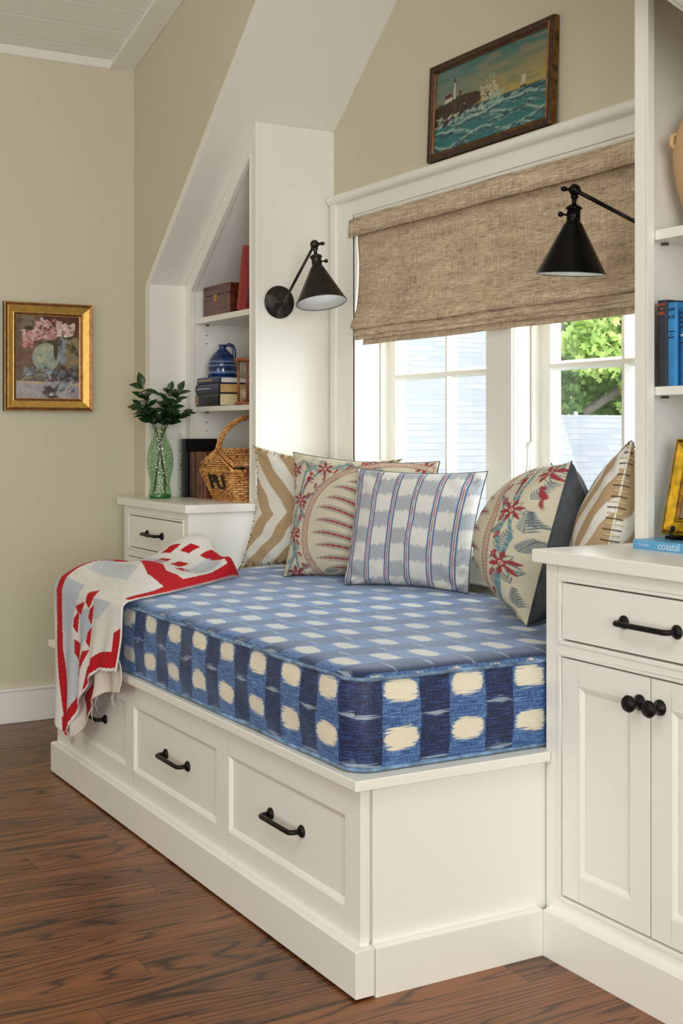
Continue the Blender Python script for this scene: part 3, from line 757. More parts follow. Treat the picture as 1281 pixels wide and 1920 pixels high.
CREAM = (214, 208, 186); RED = (160, 62, 70); REDL = (186, 100, 104); GRB = (92, 118, 128); TEAL = (104, 146, 160); DKB = (66, 84, 96)
def floral(shift=0.0, mirror=False):
    def f(n):
        c = Canvas(n, n, base=CREAM)
        if mirror: c.S = (1 - c.S) * .74; c.T = c.T * .85 + .08; c.px *= .75
        c.S = c.S - shift
        r = random.Random(4)
        cx, cy, R = .74, .37, .59
        # fern sprays
        def spray(x, y, L, a, col=GRB):
            for k in range(8):
                f_ = k / 8; px_, py_ = x + L * f_ * math.cos(a), y + L * f_ * math.sin(a); l = L * .34 * (1 - f_ * .6)
                for sg in (-1, 1): c.leaf(px_, py_, l, .0030, a + sg * .75, col)
            c.seg(x, y, x + L * math.cos(a), y + L * math.sin(a), .003, DKB)
        for (x, y, L, a) in [(.03, .86, .12, .9), (.13, .93, .13, -.5), (.22, .97, .12, -.7), (.34, .93, .13, -.2), (.4, .98, .12, -.6), (.21, .7, .14, .7), (.27, .77, .13, .5), (.11, .55, .13, 1.2), (.01, .52, .12, 1.5),
                             (.09, .4, .13, 1.9), (.02, .25, .12, 1.0), (.1, .2, .12, 1.8), (.02, .1, .1, .7), (.14, .06, .11, .3), (.3, .03, .1, .1), (-.07, .7, .13, 1.3), (-.08, .45, .13, 1.5), (-.07, .2, .12, 1.7), (-.1, .9, .12, .8),
                             (.55, .97, .13, -.4), (.72, .985, .12, .1), (.88, .95, .12, -.5), (.03, .7, .12, 1.9), (.17, .86, .1, 2.2), (.0, .3, .09, 1.2), (.01, .42, .09, 1.9), (-.01, .56, .08, 1.3), (.0, .84, .08, 1.6), (.0, .15, .09, 1.5), (.13, .47, .08, 1.9), (.14, .64, .08, .6)]:
            spray(x, y, L, a)
        # teal stems
        for pts in ([(.04, .02), (.075, .17), (.055, .33)], [(.13, .02), (.10, .15), (.055, .33)], [(.055, .36), (.04, .48), (.085, .6)], [(.055, .36), (.10, .48), (.095, .6)],
                    [(.09, .64), (.14, .76), (.24, .88)], [(.08, .64), (.11, .78), (.13, .86), (.2, .92)], [(.3, .9), (.42, .96), (.52, .93)]):
            c.pline(pts, .017, TEAL); 
            for p, q in zip(pts[:-1], pts[1:]):
                for k in (.25, .5, .75):
                    x, y = p[0] + (q[0] - p[0]) * k, p[1] + (q[1] - p[1]) * k; c.seg(x - .012, y - .004, x + .012, y + .004, .0035, (200, 200, 170))
        def flower(x, y, Rf):
            for k in range(12):
                a = k * PI / 6 + .1
                if k % 2: c.leaf(x, y, Rf, Rf * .17, a, RED)
                else:
                    c.leaf(x, y, Rf * .98, Rf * .18, a, GRB); c.leaf(x + Rf * .12 * math.cos(a), y + Rf * .12 * math.sin(a), Rf * .8, Rf * .11, a, (205, 200, 172))
            c.ell(x, y, Rf * .3, Rf * .3, 0, RED); c.ell(x, y, Rf * .16, Rf * .16, 0, CREAM); c.ell(x, y, Rf * .09, Rf * .09, 0, REDL)
        for x, y in ((.055, .335), (.09, .62), (.27, .9), (.1, .02), (.56, .965), (.93, .95), (-.16, .55), (-.15, .2), (.03, .86)): flower(x, y, .068)
        # monkey-like red figure
        for (x, y, a, b, ro) in ((.155, .80, .03, .015, 1.1), (.172, .845, .016, .013, .3), (.13, .745, .007, .038, -.35), (.185, .80, .018, .005, -.3), (.18, .775, .017, .005, -.6)): c.ell(x, y, a, b, ro, RED)
        for (x, y, a, b, ro) in ((.005, .735, .026, .012, 1.2), (.014, .768, .013, .011, .3), (-.003, .69, .005, .03, -.15)): c.ell(x, y, a, b, ro, RED)
        # arched border band
        d = np.hypot(c.S - cx, (c.T - cy) * .97); th_ = np.arctan2(c.T - cy, c.S - cx)
        c.put(c.aa(np.abs(d - R) - .017), (206, 196, 176)); 
        for o in (-.019, .019): c.put(c.aa(np.abs(d - R - o) - .0028), (150, 52, 58))
        zig = np.abs((np.abs(th_) * 30 % 1) - .5) * 2; c.put(c.aa(np.abs(d - R + .011 - .022 * zig) - .0035), (160, 62, 66))
        # birds outside
        for k in range(16):
            a = 1.75 + k * .155
            x, y = cx + (R + .055) * math.cos(a), cy + (R + .055) * math.sin(a)
            if x < -.02 - 0 and False: continue
            b = a - PI / 2
            c.leaf(x - .03 * math.cos(b + .5), y - .03 * math.sin(b + .5), .03, .005, b + .5, GRB)
            c.ell(x, y, .022, .010, b + .35, RED); c.ell(x + .019 * math.cos(b + .5), y + .019 * math.sin(b + .5), .009, .008, 0, RED)
            c.ell(x, y, .013, .003, b + .35, (205, 130, 120))
        # curved fronds inside the arch, tips toward the band
        for k in range(12):
            a = 1.95 + k * .205; r0 = R - .055 - .02 * (k % 2)
            p0 = np.array([cx + r0 * math.cos(a), cy + r0 * math.sin(a)]); p2 = np.array([cx + .30, cy - .30 + .035 * (6 - k)]); p1 = np.array([p0[0] + .20, p0[1] + .05 + .02 * math.sin(a) * 2])
            Q = [(1 - f_) ** 2 * p0 + 2 * f_ * (1 - f_) * p1 + f_ * f_ * p2 for f_ in np.linspace(0, .8, 13)]
            for w_, col in ((.052, (122, 134, 132)), (.042, (198, 193, 172)), (.030, (140, 146, 142)), (.020, (172, 72, 80))):
                for q, (u0, u1) in enumerate(zip(Q[:-1], Q[1:])):
                    ww = w_ * min(1, math.sin(PI * (q + .8) / 14) * 1.25) - (.004 if w_ < .04 else 0)
                    if ww > .002: c.seg(u0[0], u0[1], u1[0], u1[1], ww, col)
            for q in range(1, 12):
                m_ = (Q[q] + Q[q + 1]) / 2; d_ = Q[q + 1] - Q[q]; n_ = np.array([-d_[1], d_[0]]) / np.linalg.norm(d_) * .009; c.seg(m_[0] - n_[0], m_[1] - n_[1], m_[0] + n_[0], m_[1] + n_[1], .003, (208, 172, 160))
        # fine stipple outline
        return c.c
    return f
def zebra(mirror=False, off=0.0):
    def f(n):
        c = Canvas(n, n, base=(186, 160, 124))
        S = 1 - c.S if mirror else c.S; T = c.T
        wv = .010 * np.sin(T * 17 + S * 5) + .03 * (vnoise(S, T, 4, 3) - .5) + .005 * np.sin(T * 37 + S * 9)
        q = S + .72 * np.abs(T - .47 + .03 * np.sin(S * 9)) + wv + off
        W = np.zeros_like(q)
        for a, b in ((.055, .125), (.235, .345), (.475, .585), (.70, .82), (.95, 1.06), (1.2, 1.3)):
            W = np.maximum(W, np.clip(.5 + (q - a) / c.px, 0, 1) * np.clip(.5 + (b - q) / c.px, 0, 1))
        c.put(W, (232, 231, 224)); c.c *= (1 + .10 * (rng.random((n, n, 1)) - .5) * (1 - W[..., None])); return c.c
    return f
def ikat_stripe(n):
    c = Canvas(n, n, base=(228, 229, 224)); S, T = c.S, c.T
    xs = [.055, .215, .385, .555, .73, .905]; jag = (rng.random(n)[:, None] - .5) * .028
    jag = jag + .012 * vnoise(S, T * 0, 40, 5)
    edges = [-.05] + xs + [1.05]
    for i, (a, b) in enumerate(zip(edges[:-1], edges[1:])):
        for k in range(7):
            y0 = .02 + k * .29 + (.145 if i % 2 else 0) - .09; y1 = y0 + .135
            m = (S > a + .018) & (S < b - .018) & (T + jag > y0) & (T + jag < y1)
            shade = np.where(((S * 260 + T * 60).astype(int) % 3) == 0, .75, 1.0)
            c.put(m * shade * .92, (168, 176, 186))
    for x in xs:
        for o, w_, col in ((-.0165, .0062, (72, 112, 164)), (.0165, .0062, (72, 112, 164)), (0, .0098, (232, 232, 228)), (-.001, .0045, (188, 48, 62))):
            c.put(c.aa(np.abs(S - x - o) - w_), col)
        m = (np.abs(S - x - .0) < .0052) & ((T * 7.2 % 1) < .42); c.put(m.astype(float), (214, 212, 200)); 
        m = m & ((T * 115 % 1) < .5); c.put(m.astype(float), (44, 44, 46))
    return c.c
zb = ZM + .004
pillow('throw_pillow', 'tan and white zebra striped pillow in the left corner, behind the floral one',
       [(-4.375, 2.065, zb), (-3.87, 2.39, zb), (-3.885, 2.475, 1.105), (-4.41, 2.143, 1.150)], .15, (M['fabz'], zebra()), M['tan'], edge='stitch', seed=3, puff=.45, pinch=.15)
pillow('throw_pillow', 'floral printed pillow between the zebra pillow and the striped pillow',
       [(-4.075, 2.095, zb), (-3.56, 2.42, zb), (-3.636, 2.47, 1.102), (-4.10, 2.15, 1.130)], .17, (M['fab'], floral()), M['greylinen'], edge=M['greylinen'], seed=2, puff=.45)
pillow('throw_pillow', 'white and grey ikat pillow with thin red and blue stripes, frontmost on the left',
       [(-3.745, 2.155, zb), (-3.35, 2.385, zb), (-3.349, 2.46, 1.076), (-3.755, 2.215, 1.080)], .15, (M['fab'], ikat_stripe), M['offwhite'], edge=M['greylinen'], seed=5, puff=.42, pinch=.07)
pillow('throw_pillow', 'floral printed pillow with charcoal back, leaning beside the right cabinet',
       [(-3.12, 2.37, zb), (-2.705, 2.115, zb), (-2.632, 2.205, 1.125), (-3.03, 2.46, 1.11)], .30, (M['fab'], floral(.02, True)), M['greylinen'], edge=M['greylinen'], seed=4, puff=.5, pinch=.10, sag=.35)
pillow('throw_pillow', 'zebra striped pillow wedged behind the right cabinet, with dark edge stitches',
       [(-2.79, 2.42, zb), (-2.455, 2.11, zb), (-2.395, 2.195, 1.178), (-2.735, 2.46, 1.13)], .17, (M['fabz'], zebra(True, -.06)), (M['fabz'], zebra(False, .2)), edge='stitch', seed=7, puff=.5, sag=.2)

# ------------------------------------------------------------------ quilt
def quilt():
    t = thing('patchwork_quilt', 'red, white and pale blue patchwork quilt draped over the left end of the mattress', 'quilt', (-4.0, 1.6, .69))
    def surf(U, V, off=0.0):
        # V 0..0.5 over the top (back to front edge), 0.5..1 hanging
        Lp = np.array([(-4.33, 1.95), (-4.425, 1.80), (-4.435, 1.66), (-4.40, 1.53), (-4.345, 1.385)])
        Rp = np.array([(-4.10, 1.93), (-4.04, 1.84), (-3.90, 1.68), (-3.78, 1.53), (-3.675, 1.385)])
        k = np.linspace(0, 1, 5); a = np.clip(V / .5, 0, 1)
        lx, ly = np.interp(a, k, Lp[:, 0]), np.interp(a, k, Lp[:, 1]); rx, ry = np.interp(a, k, Rp[:, 0]), np.interp(a, k, Rp[:, 1])
        X = lx + (rx - lx) * U; Y = ly + (ry - ly) * U
        edge = np.clip(np.minimum(U, 1 - U) * 9, 0, 1) ** .5 * np.clip(a * 12, 0, 1) ** .5
        h = .012 + .034 * (np.sin(a * 8.4 + U * 3.2) * .5 + .5) + .026 * (np.sin(U * 7.5 - a * 5 + .6) * .5 + .5) + .028 * np.exp(-((U - .12) / .22) ** 2) + .03 * np.exp(-((a - .14) / .16) ** 2)
        h = h * (1 - .6 * np.clip((a - .65) / .35, 0, 1)) * (1 - .45 * np.clip((U - .55) / .45, 0, 1) * a)
        ztop = .688 + .006 + h * edge
        # hanging part
        b = np.clip((V - .5) / .5, 0, 1)
        zbot = np.interp(U, [0, .12, .22, .38, .55, .75, 1], [.225, .205, .215, .305, .395, .465, .485])
        lx2 = np.interp(b, [0, .4, 1], [-4.345, -4.315, -4.262]); rx2 = np.interp(b, [0, .5, 1], [-3.675, -3.665, -3.68])
        Xh = lx2 + (rx2 - lx2) * (U + .02 * np.sin(U * PI * 2) * b)
        fold = .016 * np.sin(U * 15 + b * 1.5) * b + .010 * np.sin(U * 31 + 1 + b * 2) * b
        Yh = 1.366 - .003 - np.abs(.012 * b) - .010 + fold * .8 - .012 * (1 + np.sin(U * 15 + b * 1.5)) * b
        Yh = np.minimum(Yh, 1.364)
        Zh = .688 + (zbot - .688) * b
        s = np.clip((V - .47) / .06, 0, 1); s = s * s * (3 - 2 * s)
        Xf = X * (1 - s) + Xh * s; 
        Yf = Y * (1 - s) + Yh * s; Zf = ztop * (1 - s) + Zh * s
        # round the front edge
        q = (1 + .0 * U)
        stitch = .0005 * np.sin(U * 210) * np.sin(V * 330)
        return np.stack([Xf, Yf - (V > .5) * (stitch + off), Zf + (V <= .5) * (stitch - off)], -1)
    N1, N2 = 200, 340
    U, V = np.meshgrid(np.linspace(0, 1, N1), np.linspace(0, 1, N2), indexing='ij')
    c = Canvas(N1, N2, 1, 1, base=(236, 236, 232)); c.px = .004
    R_ = (196, 22, 34); BL = (188, 202, 220); WH = (236, 236, 232)
    # hanging half: V from .5 to 1
    def H(u, b): return (u, .5 + b * .5)
    c.poly([H(.0, .0), H(.42, .0), H(.3, .3), H(.12, .32), H(.02, .2)], BL, .85)
    c.poly([H(.15, .3), H(.3, .3), H(.42, .72), H(.36, .95), H(.2, .98)], BL, .7)
    c.poly([H(.62, .05), H(.85, .05), H(.72, .30), H(.6, .28)], BL, .75)
    c.poly([H(.40, .20), H(.56, .16), H(.60, .42), H(.44, .55)], BL, .9)
    # star ring of red wedges
    ring = [(.36, .14, .50, .10, .44, .22), (.52, .03, .64, .0, .56, .17), (.57, .17, .63, .12, .60, .36), (.55, .42, .61, .36, .57, .60), (.33, .24, .41, .17, .38, .37), (.34, .40, .43, .48, .40, .62), (.40, .62, .47, .60, .42, .80), (.49, .58, .57, .62, .47, .74)]
    for a in ring: c.poly([H(a[0], a[1]), H(a[2], a[3]), H(a[4], a[5]), H((a[0] + a[4]) / 2 - .03, (a[1] + a[5]) / 2)], R_)
    # red side border on the left of the hanging part and hem bands
    c.poly([H(.04, -.1), H(.13, -.1), H(.15, .45), H(.27, 1.0), H(.15, 1.0), H(.07, .45)], R_)
    c.poly([H(.12, .90), H(.42, .86), H(.42, .96), H(.12, 1.0)], R_)
    c.poly([H(.55, .80), H(1.0, .70), H(1.0, .95), H(.50, .98)], R_)
    c.poly([H(.93, .45), H(1.0, .35), H(1.0, .8), H(.93, .75)], R_)
    # top half
    c.poly([(.0, .30), (.11, .33), (.13, .46), (.04, .46)], R_)
    c.poly([(0, .36), (.2, .29), (.3, .33), (.12, .40)], R_)
    c.poly([(.20, .27), (.5, .25), (.78, .31), (1.0, .28), (1.0, .37), (.75, .375), (.5, .335), (.3, .31)], R_)
    c.poly([(.93, .0), (1.0, .0), (1.0, .5), (.96, .5), (.95, .3)], R_)
    c.poly([(.45, .05), (.72, .02), (1.0, .02), (1.0, .06), (.75, .075), (.5, .10)], R_)
    for (a, b) in ((.16, .14), (.30, .10), (.44, .17), (.58, .19), (.28, .20)):
        c.poly([(a, b), (a + .09, b - .02), (a + .11, b + .025), (a + .02, b + .04)], R_)
    c.poly([(.10, .36), (.6, .37), (.7, .44), (.2, .46)], BL, .6); c.poly([(.6, .08), (.93, .09), (.9, .22), (.62, .2)], BL, .6); c.poly([(.12, .22), (.4, .2), (.5, .25), (.2, .27)], BL, .55)
    # tiny quilting stitches
    st = (np.abs((c.S * 38 + .6 * np.sin(c.T * 30)) % 1 - .5) > .455) | (np.abs((c.T * 60 + .6 * np.sin(c.S * 20)) % 1 - .5) > .455)
    c.c *= (1 - .10 * st[..., None])
    o = grid_obj('quilt_top', surf(U, V), M['quilt'], t, col=c.c, uv=np.stack([U, V * 1.7], -1))
    m = o.modifiers.new('sol', 'SOLIDIFY'); m.thickness = .006; m.offset = -1
    # turned-up lining at the lower hem with frayed edge
    U2, B2 = np.meshgrid(np.linspace(.30, .99, 90), np.linspace(0, 1, 30), indexing='ij')
    base = surf(U2, .5 + (.83 + .0 * B2) * .5)
    x = base[..., 0] + .02 * B2; zz = base[..., 2] - .125 * B2 * (1 - .35 * (U2 - .3)) ; yy = base[..., 1] + .010 * np.sin(B2 * 3) - .002 + .012 * np.sin(U2 * 17) * B2
    P = np.stack([x, np.minimum(yy + .006, 1.3645), zz], -1)
    cc = np.ones((90, 30, 3)) * L3((224, 216, 204)); red = (U2 > .42) & (U2 < .66) & (B2 > .35) & (B2 < .95); cc[red] = L3((150, 22, 32))
    o = grid_obj('quilt_lining', P, M['quilt'], t, col=cc); m = o.modifiers.new('sol', 'SOLIDIFY'); m.thickness = .003
    r = random.Random(2)
    for k in range(14):
        i = r.randrange(12, 88); p = P[i, -1]; L = r.uniform(.012, .045)
        g = MB(); g.tube([tuple(p), (p[0] + r.uniform(-.01, .01), p[1] - .004, p[2] - L * .5), (p[0] + r.uniform(-.02, .02), p[1] - .003, p[2] - L)], .0005, 4)
        g.build('loose_thread', M['offwhite'], t)
    # lower left corner flap
    U3, B3 = np.meshgrid(np.linspace(.12, .40, 40), np.linspace(0, 1, 24), indexing='ij')
    base = surf(U3, .5 + .9 * .5 + 0 * B3); dz = np.interp(U3, [.12, .2, .3, .40], [.055, .09, .085, .0])
    P = np.stack([base[..., 0] + .015 * B3, np.minimum(base[..., 1] + .008 + .008 * np.sin(U3 * 40), 1.3645), base[..., 2] - dz * B3], -1)
    cc = np.ones((40, 24, 3)) * L3((226, 216, 208)); cc[(U3 < .14)] = L3(R_)
    o = grid_obj('quilt_lining', P, M['quilt'], t, col=cc); m = o.modifiers.new('sol', 'SOLIDIFY'); m.thickness = .003
quilt()

# ------------------------------------------------------------------ framed pictures
def framed(name, label, cat, Mx, W, H, rings, paint, n, back=.0, rough=None):
    """Mx: frame matrix (x right, y up, z toward the viewer), origin lower left of the frame's back"""
    t = thing(name, label, cat, Mx.to_translation())
    vs, fs, mi = [], [], []
    mats = []
    for d, h, m_ in rings:
        if m_ not in mats: mats.append(m_)
        for p in ((d, d), (W - d, d), (W - d, H - d), (d, H - d)): vs.append(tuple(Mx @ Vector((p[0], p[1], h))))
    for k in range(len(rings) - 1):
        for i in range(4): fs.append((4 * k + i, 4 * k + (i + 1) % 4, 4 * k + 4 + (i + 1) % 4, 4 * k + 4 + i)); mi.append(mats.index(rings[k + 1][2]))
    fs.append((3, 2, 1, 0)); mi.append(0)
    me = bpy.data.meshes.new('frame'); me.from_pydata(vs, [], fs)
    for m_ in mats: me.materials.append(M[m_])
    for p, k in zip(me.polygons, mi): p.material_index = k
    link('frame', me, t)
    d, h = rings[-1][0], rings[-1][1] - .002
    S, T = np.meshgrid(np.linspace(d - .001, W - d + .001, n[0]), np.linspace(d - .001, H - d + .001, n[1]), indexing='ij')
    A = np.array(Mx); P = S[..., None] * A[:3, 0] + T[..., None] * A[:3, 1] + h * A[:3, 2] + A[:3, 3]
    S1, T1 = np.meshgrid(np.linspace(0, 1, n[0]), np.linspace(0, 1, n[1]), indexing='ij')
    grid_obj('canvas', P, M['paint'], t, col=paint(n), uv=np.stack([S1, T1], -1))
    return t
def goldm(name, c, var=.25, rough=.38): return plain(name, c, rough, .75, var=var, nscale=45, bump=.2, bscale=400)
M['g1'] = goldm('gilt_wide', (226, 184, 98), .14); M['g2'] = goldm('gilt_brown', (128, 84, 50), .3); M['g3'] = goldm('gilt_line', (214, 176, 110)); M['gblack'] = plain('black_frame_edge', (18, 14, 12), .5)
M['ant1'] = goldm('antique_gilt', (120, 84, 40), .6, .5); M['ant2'] = plain('dark_carved_frame', (62, 38, 22), .5, .2, var=.7, nscale=90, bump=.8, bscale=160); M['yg'] = goldm('bright_old_gilt', (206, 164, 40), .35, .4); M['yg2'] = goldm('worn_gilt_shadow', (120, 84, 24), .6, .5)

def dabs(c, k, x0, x1, y0, y1, cols, L, w, seed, alpha=.7, ang=None):
    r = random.Random(seed)
    for _ in range(k):
        a = r.uniform(0, PI) if ang is None else ang + r.uniform(-.4, .4)
        c.ell(r.uniform(x0, x1), r.uniform(y0, y1), L * r.uniform(.5, 1.3), w * r.uniform(.6, 1.4), a, cols[r.randrange(len(cols))], alpha)
def flowers_paint(n):
    c = Canvas(n[0], n[1], 1, 1.32, base=(112, 92, 72)); c.px = 1 / n[0]
    dabs(c, 60, 0, .5, .55, 1.32, [(122, 112, 90), (100, 84, 66), (138, 122, 96), (92, 66, 50)], .1, .05, 1)
    dabs(c, 30, .5, 1, 1.0, 1.32, [(92, 46, 34), (80, 44, 38), (104, 56, 40)], .1, .05, 2)
    dabs(c, 30, .7, 1, .5, .95, [(156, 144, 110), (140, 126, 96), (128, 120, 100)], .09, .05, 3)
    dabs(c, 22, .0, .3, .55, .85, [(110, 84, 66), (126, 96, 78)], .09, .05, 4)
    dabs(c, 30, .66, .78, .55, .95, [(128, 148, 160), (146, 164, 172)], .05, .02, 5, ang=1.4)
    # dark foliage
    dabs(c, 46, .15, .9, .82, 1.16, [(42, 28, 26), (58, 50, 26), (70, 78, 34), (48, 34, 34)], .05, .025, 6)
    dabs(c, 14, .8, .97, .7, .95, [(64, 72, 34), (48, 34, 30), (96, 108, 52)], .05, .015, 7, ang=-1.0)
    # round vase
    c.ell(.47, .66, .215, .225, 0, (158, 168, 152)); dabs(c, 40, .34, .6, .5, .82, [(174, 182, 160), (146, 160, 150), (188, 190, 152), (134, 152, 146)], .05, .03, 8)
    c.leaf(.62, .92, .32, .035, -1.55, (66, 70, 36)); dabs(c, 8, .3, .4, .72, .8, [(206, 196, 160)], .02, .01, 9)
    # blossoms
    pk = [(196, 142, 142), (214, 172, 170), (180, 112, 116), (226, 200, 192), (206, 156, 150)]
    dabs(c, 60, .1, .32, .92, 1.08, pk, .035, .018, 10, .9); dabs(c, 80, .3, .62, .95, 1.26, pk, .035, .018, 11, .9)
    dabs(c, 60, .64, .92, 1.0, 1.2, [(226, 200, 190), (208, 172, 162), (236, 218, 204)], .032, .018, 12, .9); dabs(c, 14, .12, .26, .82, .9, [(190, 96, 100), (214, 150, 146)], .035, .014, 13, .9)
    dabs(c, 14, .64, .72, 1.16, 1.27, [(216, 180, 176)], .03, .015, 14)
    # cloth
    c.poly([(0, 0), (1, 0), (1, .26), (.0, .28)], (168, 162, 168)); dabs(c, 50, 0, 1, .0, .24, [(176, 170, 176), (158, 152, 160), (186, 178, 176)], .08, .03, 15)
    dabs(c, 60, .12, .55, .3, .5, [(120, 136, 148), (160, 170, 178), (94, 100, 96), (140, 150, 120), (70, 58, 62)], .04, .016, 16, ang=.5)
    dabs(c, 80, .5, .92, .12, .44, [(104, 136, 152), (140, 160, 170), (72, 54, 66), (88, 100, 104), (176, 184, 186)], .04, .016, 17, ang=.7)
    dabs(c, 30, .66, .98, .3, .52, [(58, 40, 50), (74, 54, 62), (110, 120, 128)], .05, .02, 18); dabs(c, 22, .38, .66, .02, .18, [(62, 44, 50), (80, 60, 62)], .05, .025, 19)
    c.seg(.05, .27, .42, .24, .02, (206, 178, 120)); c.seg(.86, .24, 1, .22, .02, (206, 180, 130)); c.ell(.55, .06, .03, .02, 0, (196, 202, 200))
    c.pline([(.86, .03), (.88, .05), (.9, .02), (.93, .04), (.96, .02)], .006, (50, 50, 60))
    return c.c
def sea_paint(n):
    asp = 2.05; c = Canvas(n[0], n[1], asp, 1, base=(120, 150, 120)); c.px = 1 / n[1]; S, T = c.S / asp, c.T
    top = L3((72, 120, 116)); mid = L3((150, 146, 96)); hor = L3((196, 168, 84)); a = np.clip((T - .42) / .5, 0, 1)[..., None]
    c.c = hor * (1 - a) ** 2 + mid * 2 * a * (1 - a) + top * a ** 2
    cl = vnoise(S * 2 + T, T * 6, 4, 12); c.put(np.clip((cl - .45) * 2, 0, .5), (166, 150, 104)); c.put(np.clip((.42 - cl) * 2, 0, .5), (92, 128, 112))
    c.put(np.clip(.75 - S * 1.3, 0, .5) * (T > .55), (84, 132, 132))
    # sea with swells
    hz = .44; sea = T < hz; c.put(sea.astype(float), (28, 84, 92))
    for k, (t0, am, ph) in enumerate(((.40, .012, 1), (.34, .03, 2.2), (.27, .04, 4.4), (.18, .05, .6), (.09, .055, 3.1), (.0, .05, 5))):
        cr = t0 + am * np.sin(S * (7 + k) + ph) + .012 * np.sin(S * 23 + ph * 3)
        dd = cr - T; band = np.clip(dd / .09, 0, 1)
        colr = L3((16, 58, 74)) * (1 - band[..., None]) + L3((44, 124, 124)) * band[..., None]
        c.put(((dd > 0) & sea) * .9, colr)
        f = np.exp(-(dd / .016) ** 2) * (vnoise(S * 3, T * 9, 6, 20 + k) > .42) * sea; c.put(f * .8, (176, 204, 190))
        f2 = (vnoise(S * 6, (T - cr) * 26, 5, 40 + k) > .66) * np.exp(-((dd - .04) / .03) ** 2) * sea; c.put(f2 * .65, (150, 190, 180))
    # rocky headland
    pts = [(0, .30), (0, .555), (.2, .58), (.42, .62), (.62, .615), (.8, .60), (.90, .555), (.88, .47), (.74, .44), (.62, .42), (.5, .38), (.34, .37), (.2, .30)]
    c.poly(pts, (58, 42, 26)); dabs(c, 50, .05, .85, .40, .56, [(84, 56, 32), (44, 34, 20), (104, 72, 42)], .05, .012, 31, .7, ang=1.35); dabs(c, 18, .05, .6, .555, .60, [(56, 58, 28)], .06, .012, 32, .8, ang=.1)
    c.ell(1.0, .50, .05, .045, -.6, (60, 42, 26))
    dabs(c, 60, .0, 1.0, .30, .42, [(198, 206, 180), (160, 190, 176)], .035, .012, 33, .75, ang=.35)
    dabs(c, 70, .86, 1.2, .45, .62, [(206, 208, 184), (188, 196, 170)], .016, .012, 34, .8); dabs(c, 26, .95, 1.15, .6, .74, [(200, 200, 172)], .01, .008, 35, .7)
    dabs(c, 40, 1.0, 1.3, .36, .5, [(150, 190, 180), (190, 206, 190)], .04, .01, 36, .6, ang=.9)
    # lighthouse and cottages
    c.poly([(.355, .60), (.40, .60), (.392, .80), (.364, .80)], (206, 206, 190)); c.poly([(.35, .80), (.405, .80), (.39, .835), (.366, .835)], (50, 40, 40)); c.poly([(.36, .835), (.396, .835), (.378, .865)], (80, 30, 28))
    c.poly([(.18, .575), (.34, .595), (.33, .645), (.19, .63)], (210, 206, 192)); c.poly([(.17, .63), (.34, .64), (.31, .69), (.2, .675)], (90, 34, 32)); c.poly([(.46, .60), (.51, .605), (.51, .65), (.46, .645)], (120, 60, 44)); c.poly([(.45, .65), (.52, .65), (.50, .69), (.47, .68)], (92, 34, 30))
    # ships
    c.poly([(1.58, .435), (1.69, .44), (1.68, .46), (1.59, .455)], (60, 40, 34))
    for x in (1.61, 1.635, 1.66): c.seg(x, .455, x, .60, .004, (70, 54, 46)); c.poly([(x - .016, .47), (x + .014, .47), (x + .010, .585), (x - .010, .58)], (206, 196, 168))
    c.poly([(1.83, .445), (1.87, .45), (1.86, .455), (1.835, .453)], (60, 40, 34)); c.seg(1.85, .45, 1.85, .49, .008, (206, 196, 168))
    for x in (1.39, 1.42, 1.45, 1.98, 2.02): c.seg(x, .44, x, .468, .008, (200, 186, 160))
    for x, y in ((.8, .76), (.87, .72), (.95, .78), (.76, .69), (.9, .66)): c.pline([(x - .018, y + .008), (x, y), (x + .018, y + .01)], .004, (70, 74, 62))
    c.pline([(.56, .505), (.575, .495), (.59, .507)], .006, (220, 220, 205))
    c.c = c.c * .82
    return c.c
framed('framed_painting', 'small oil painting of pink flowers in a gold frame on the left wall', 'painting',
       fr((XLW + .001, 1.428, 1.290), (0, 1, 0), (0, 0, 1)), .378, .452,
       [(0, 0, 'gblack'), (0, .024, 'gblack'), (.004, .030, 'g3'), (.014, .027, 'g2'), (.0165, .029, 'g3'), (.040, .013, 'g1'), (.043, .014, 'g3'), (.051, .010, 'g2'), (.0545, .007, 'g3')], flowers_paint, (150, 190))
yb_, yt_ = 2.484, 2.4995; Hh = .333
ang = math.atan2(.014, Hh)
framed('framed_painting', 'seascape painting with lighthouse and sailing ship leaning above the window', 'painting',
       fr((-3.715, 2.491, 2.1285), (1, 0, 0), (0, math.sin(ang), math.cos(ang))), .668, Hh,
       [(0, 0, 'ant1'), (0, .020, 'ant1'), (.004, .026, 'ant2'), (.016, .024, 'ant2'), (.020, .027, 'ant1'), (.026, .020, 'ant2'), (.029, .014, 'g2')], sea_paint, (330, 180))

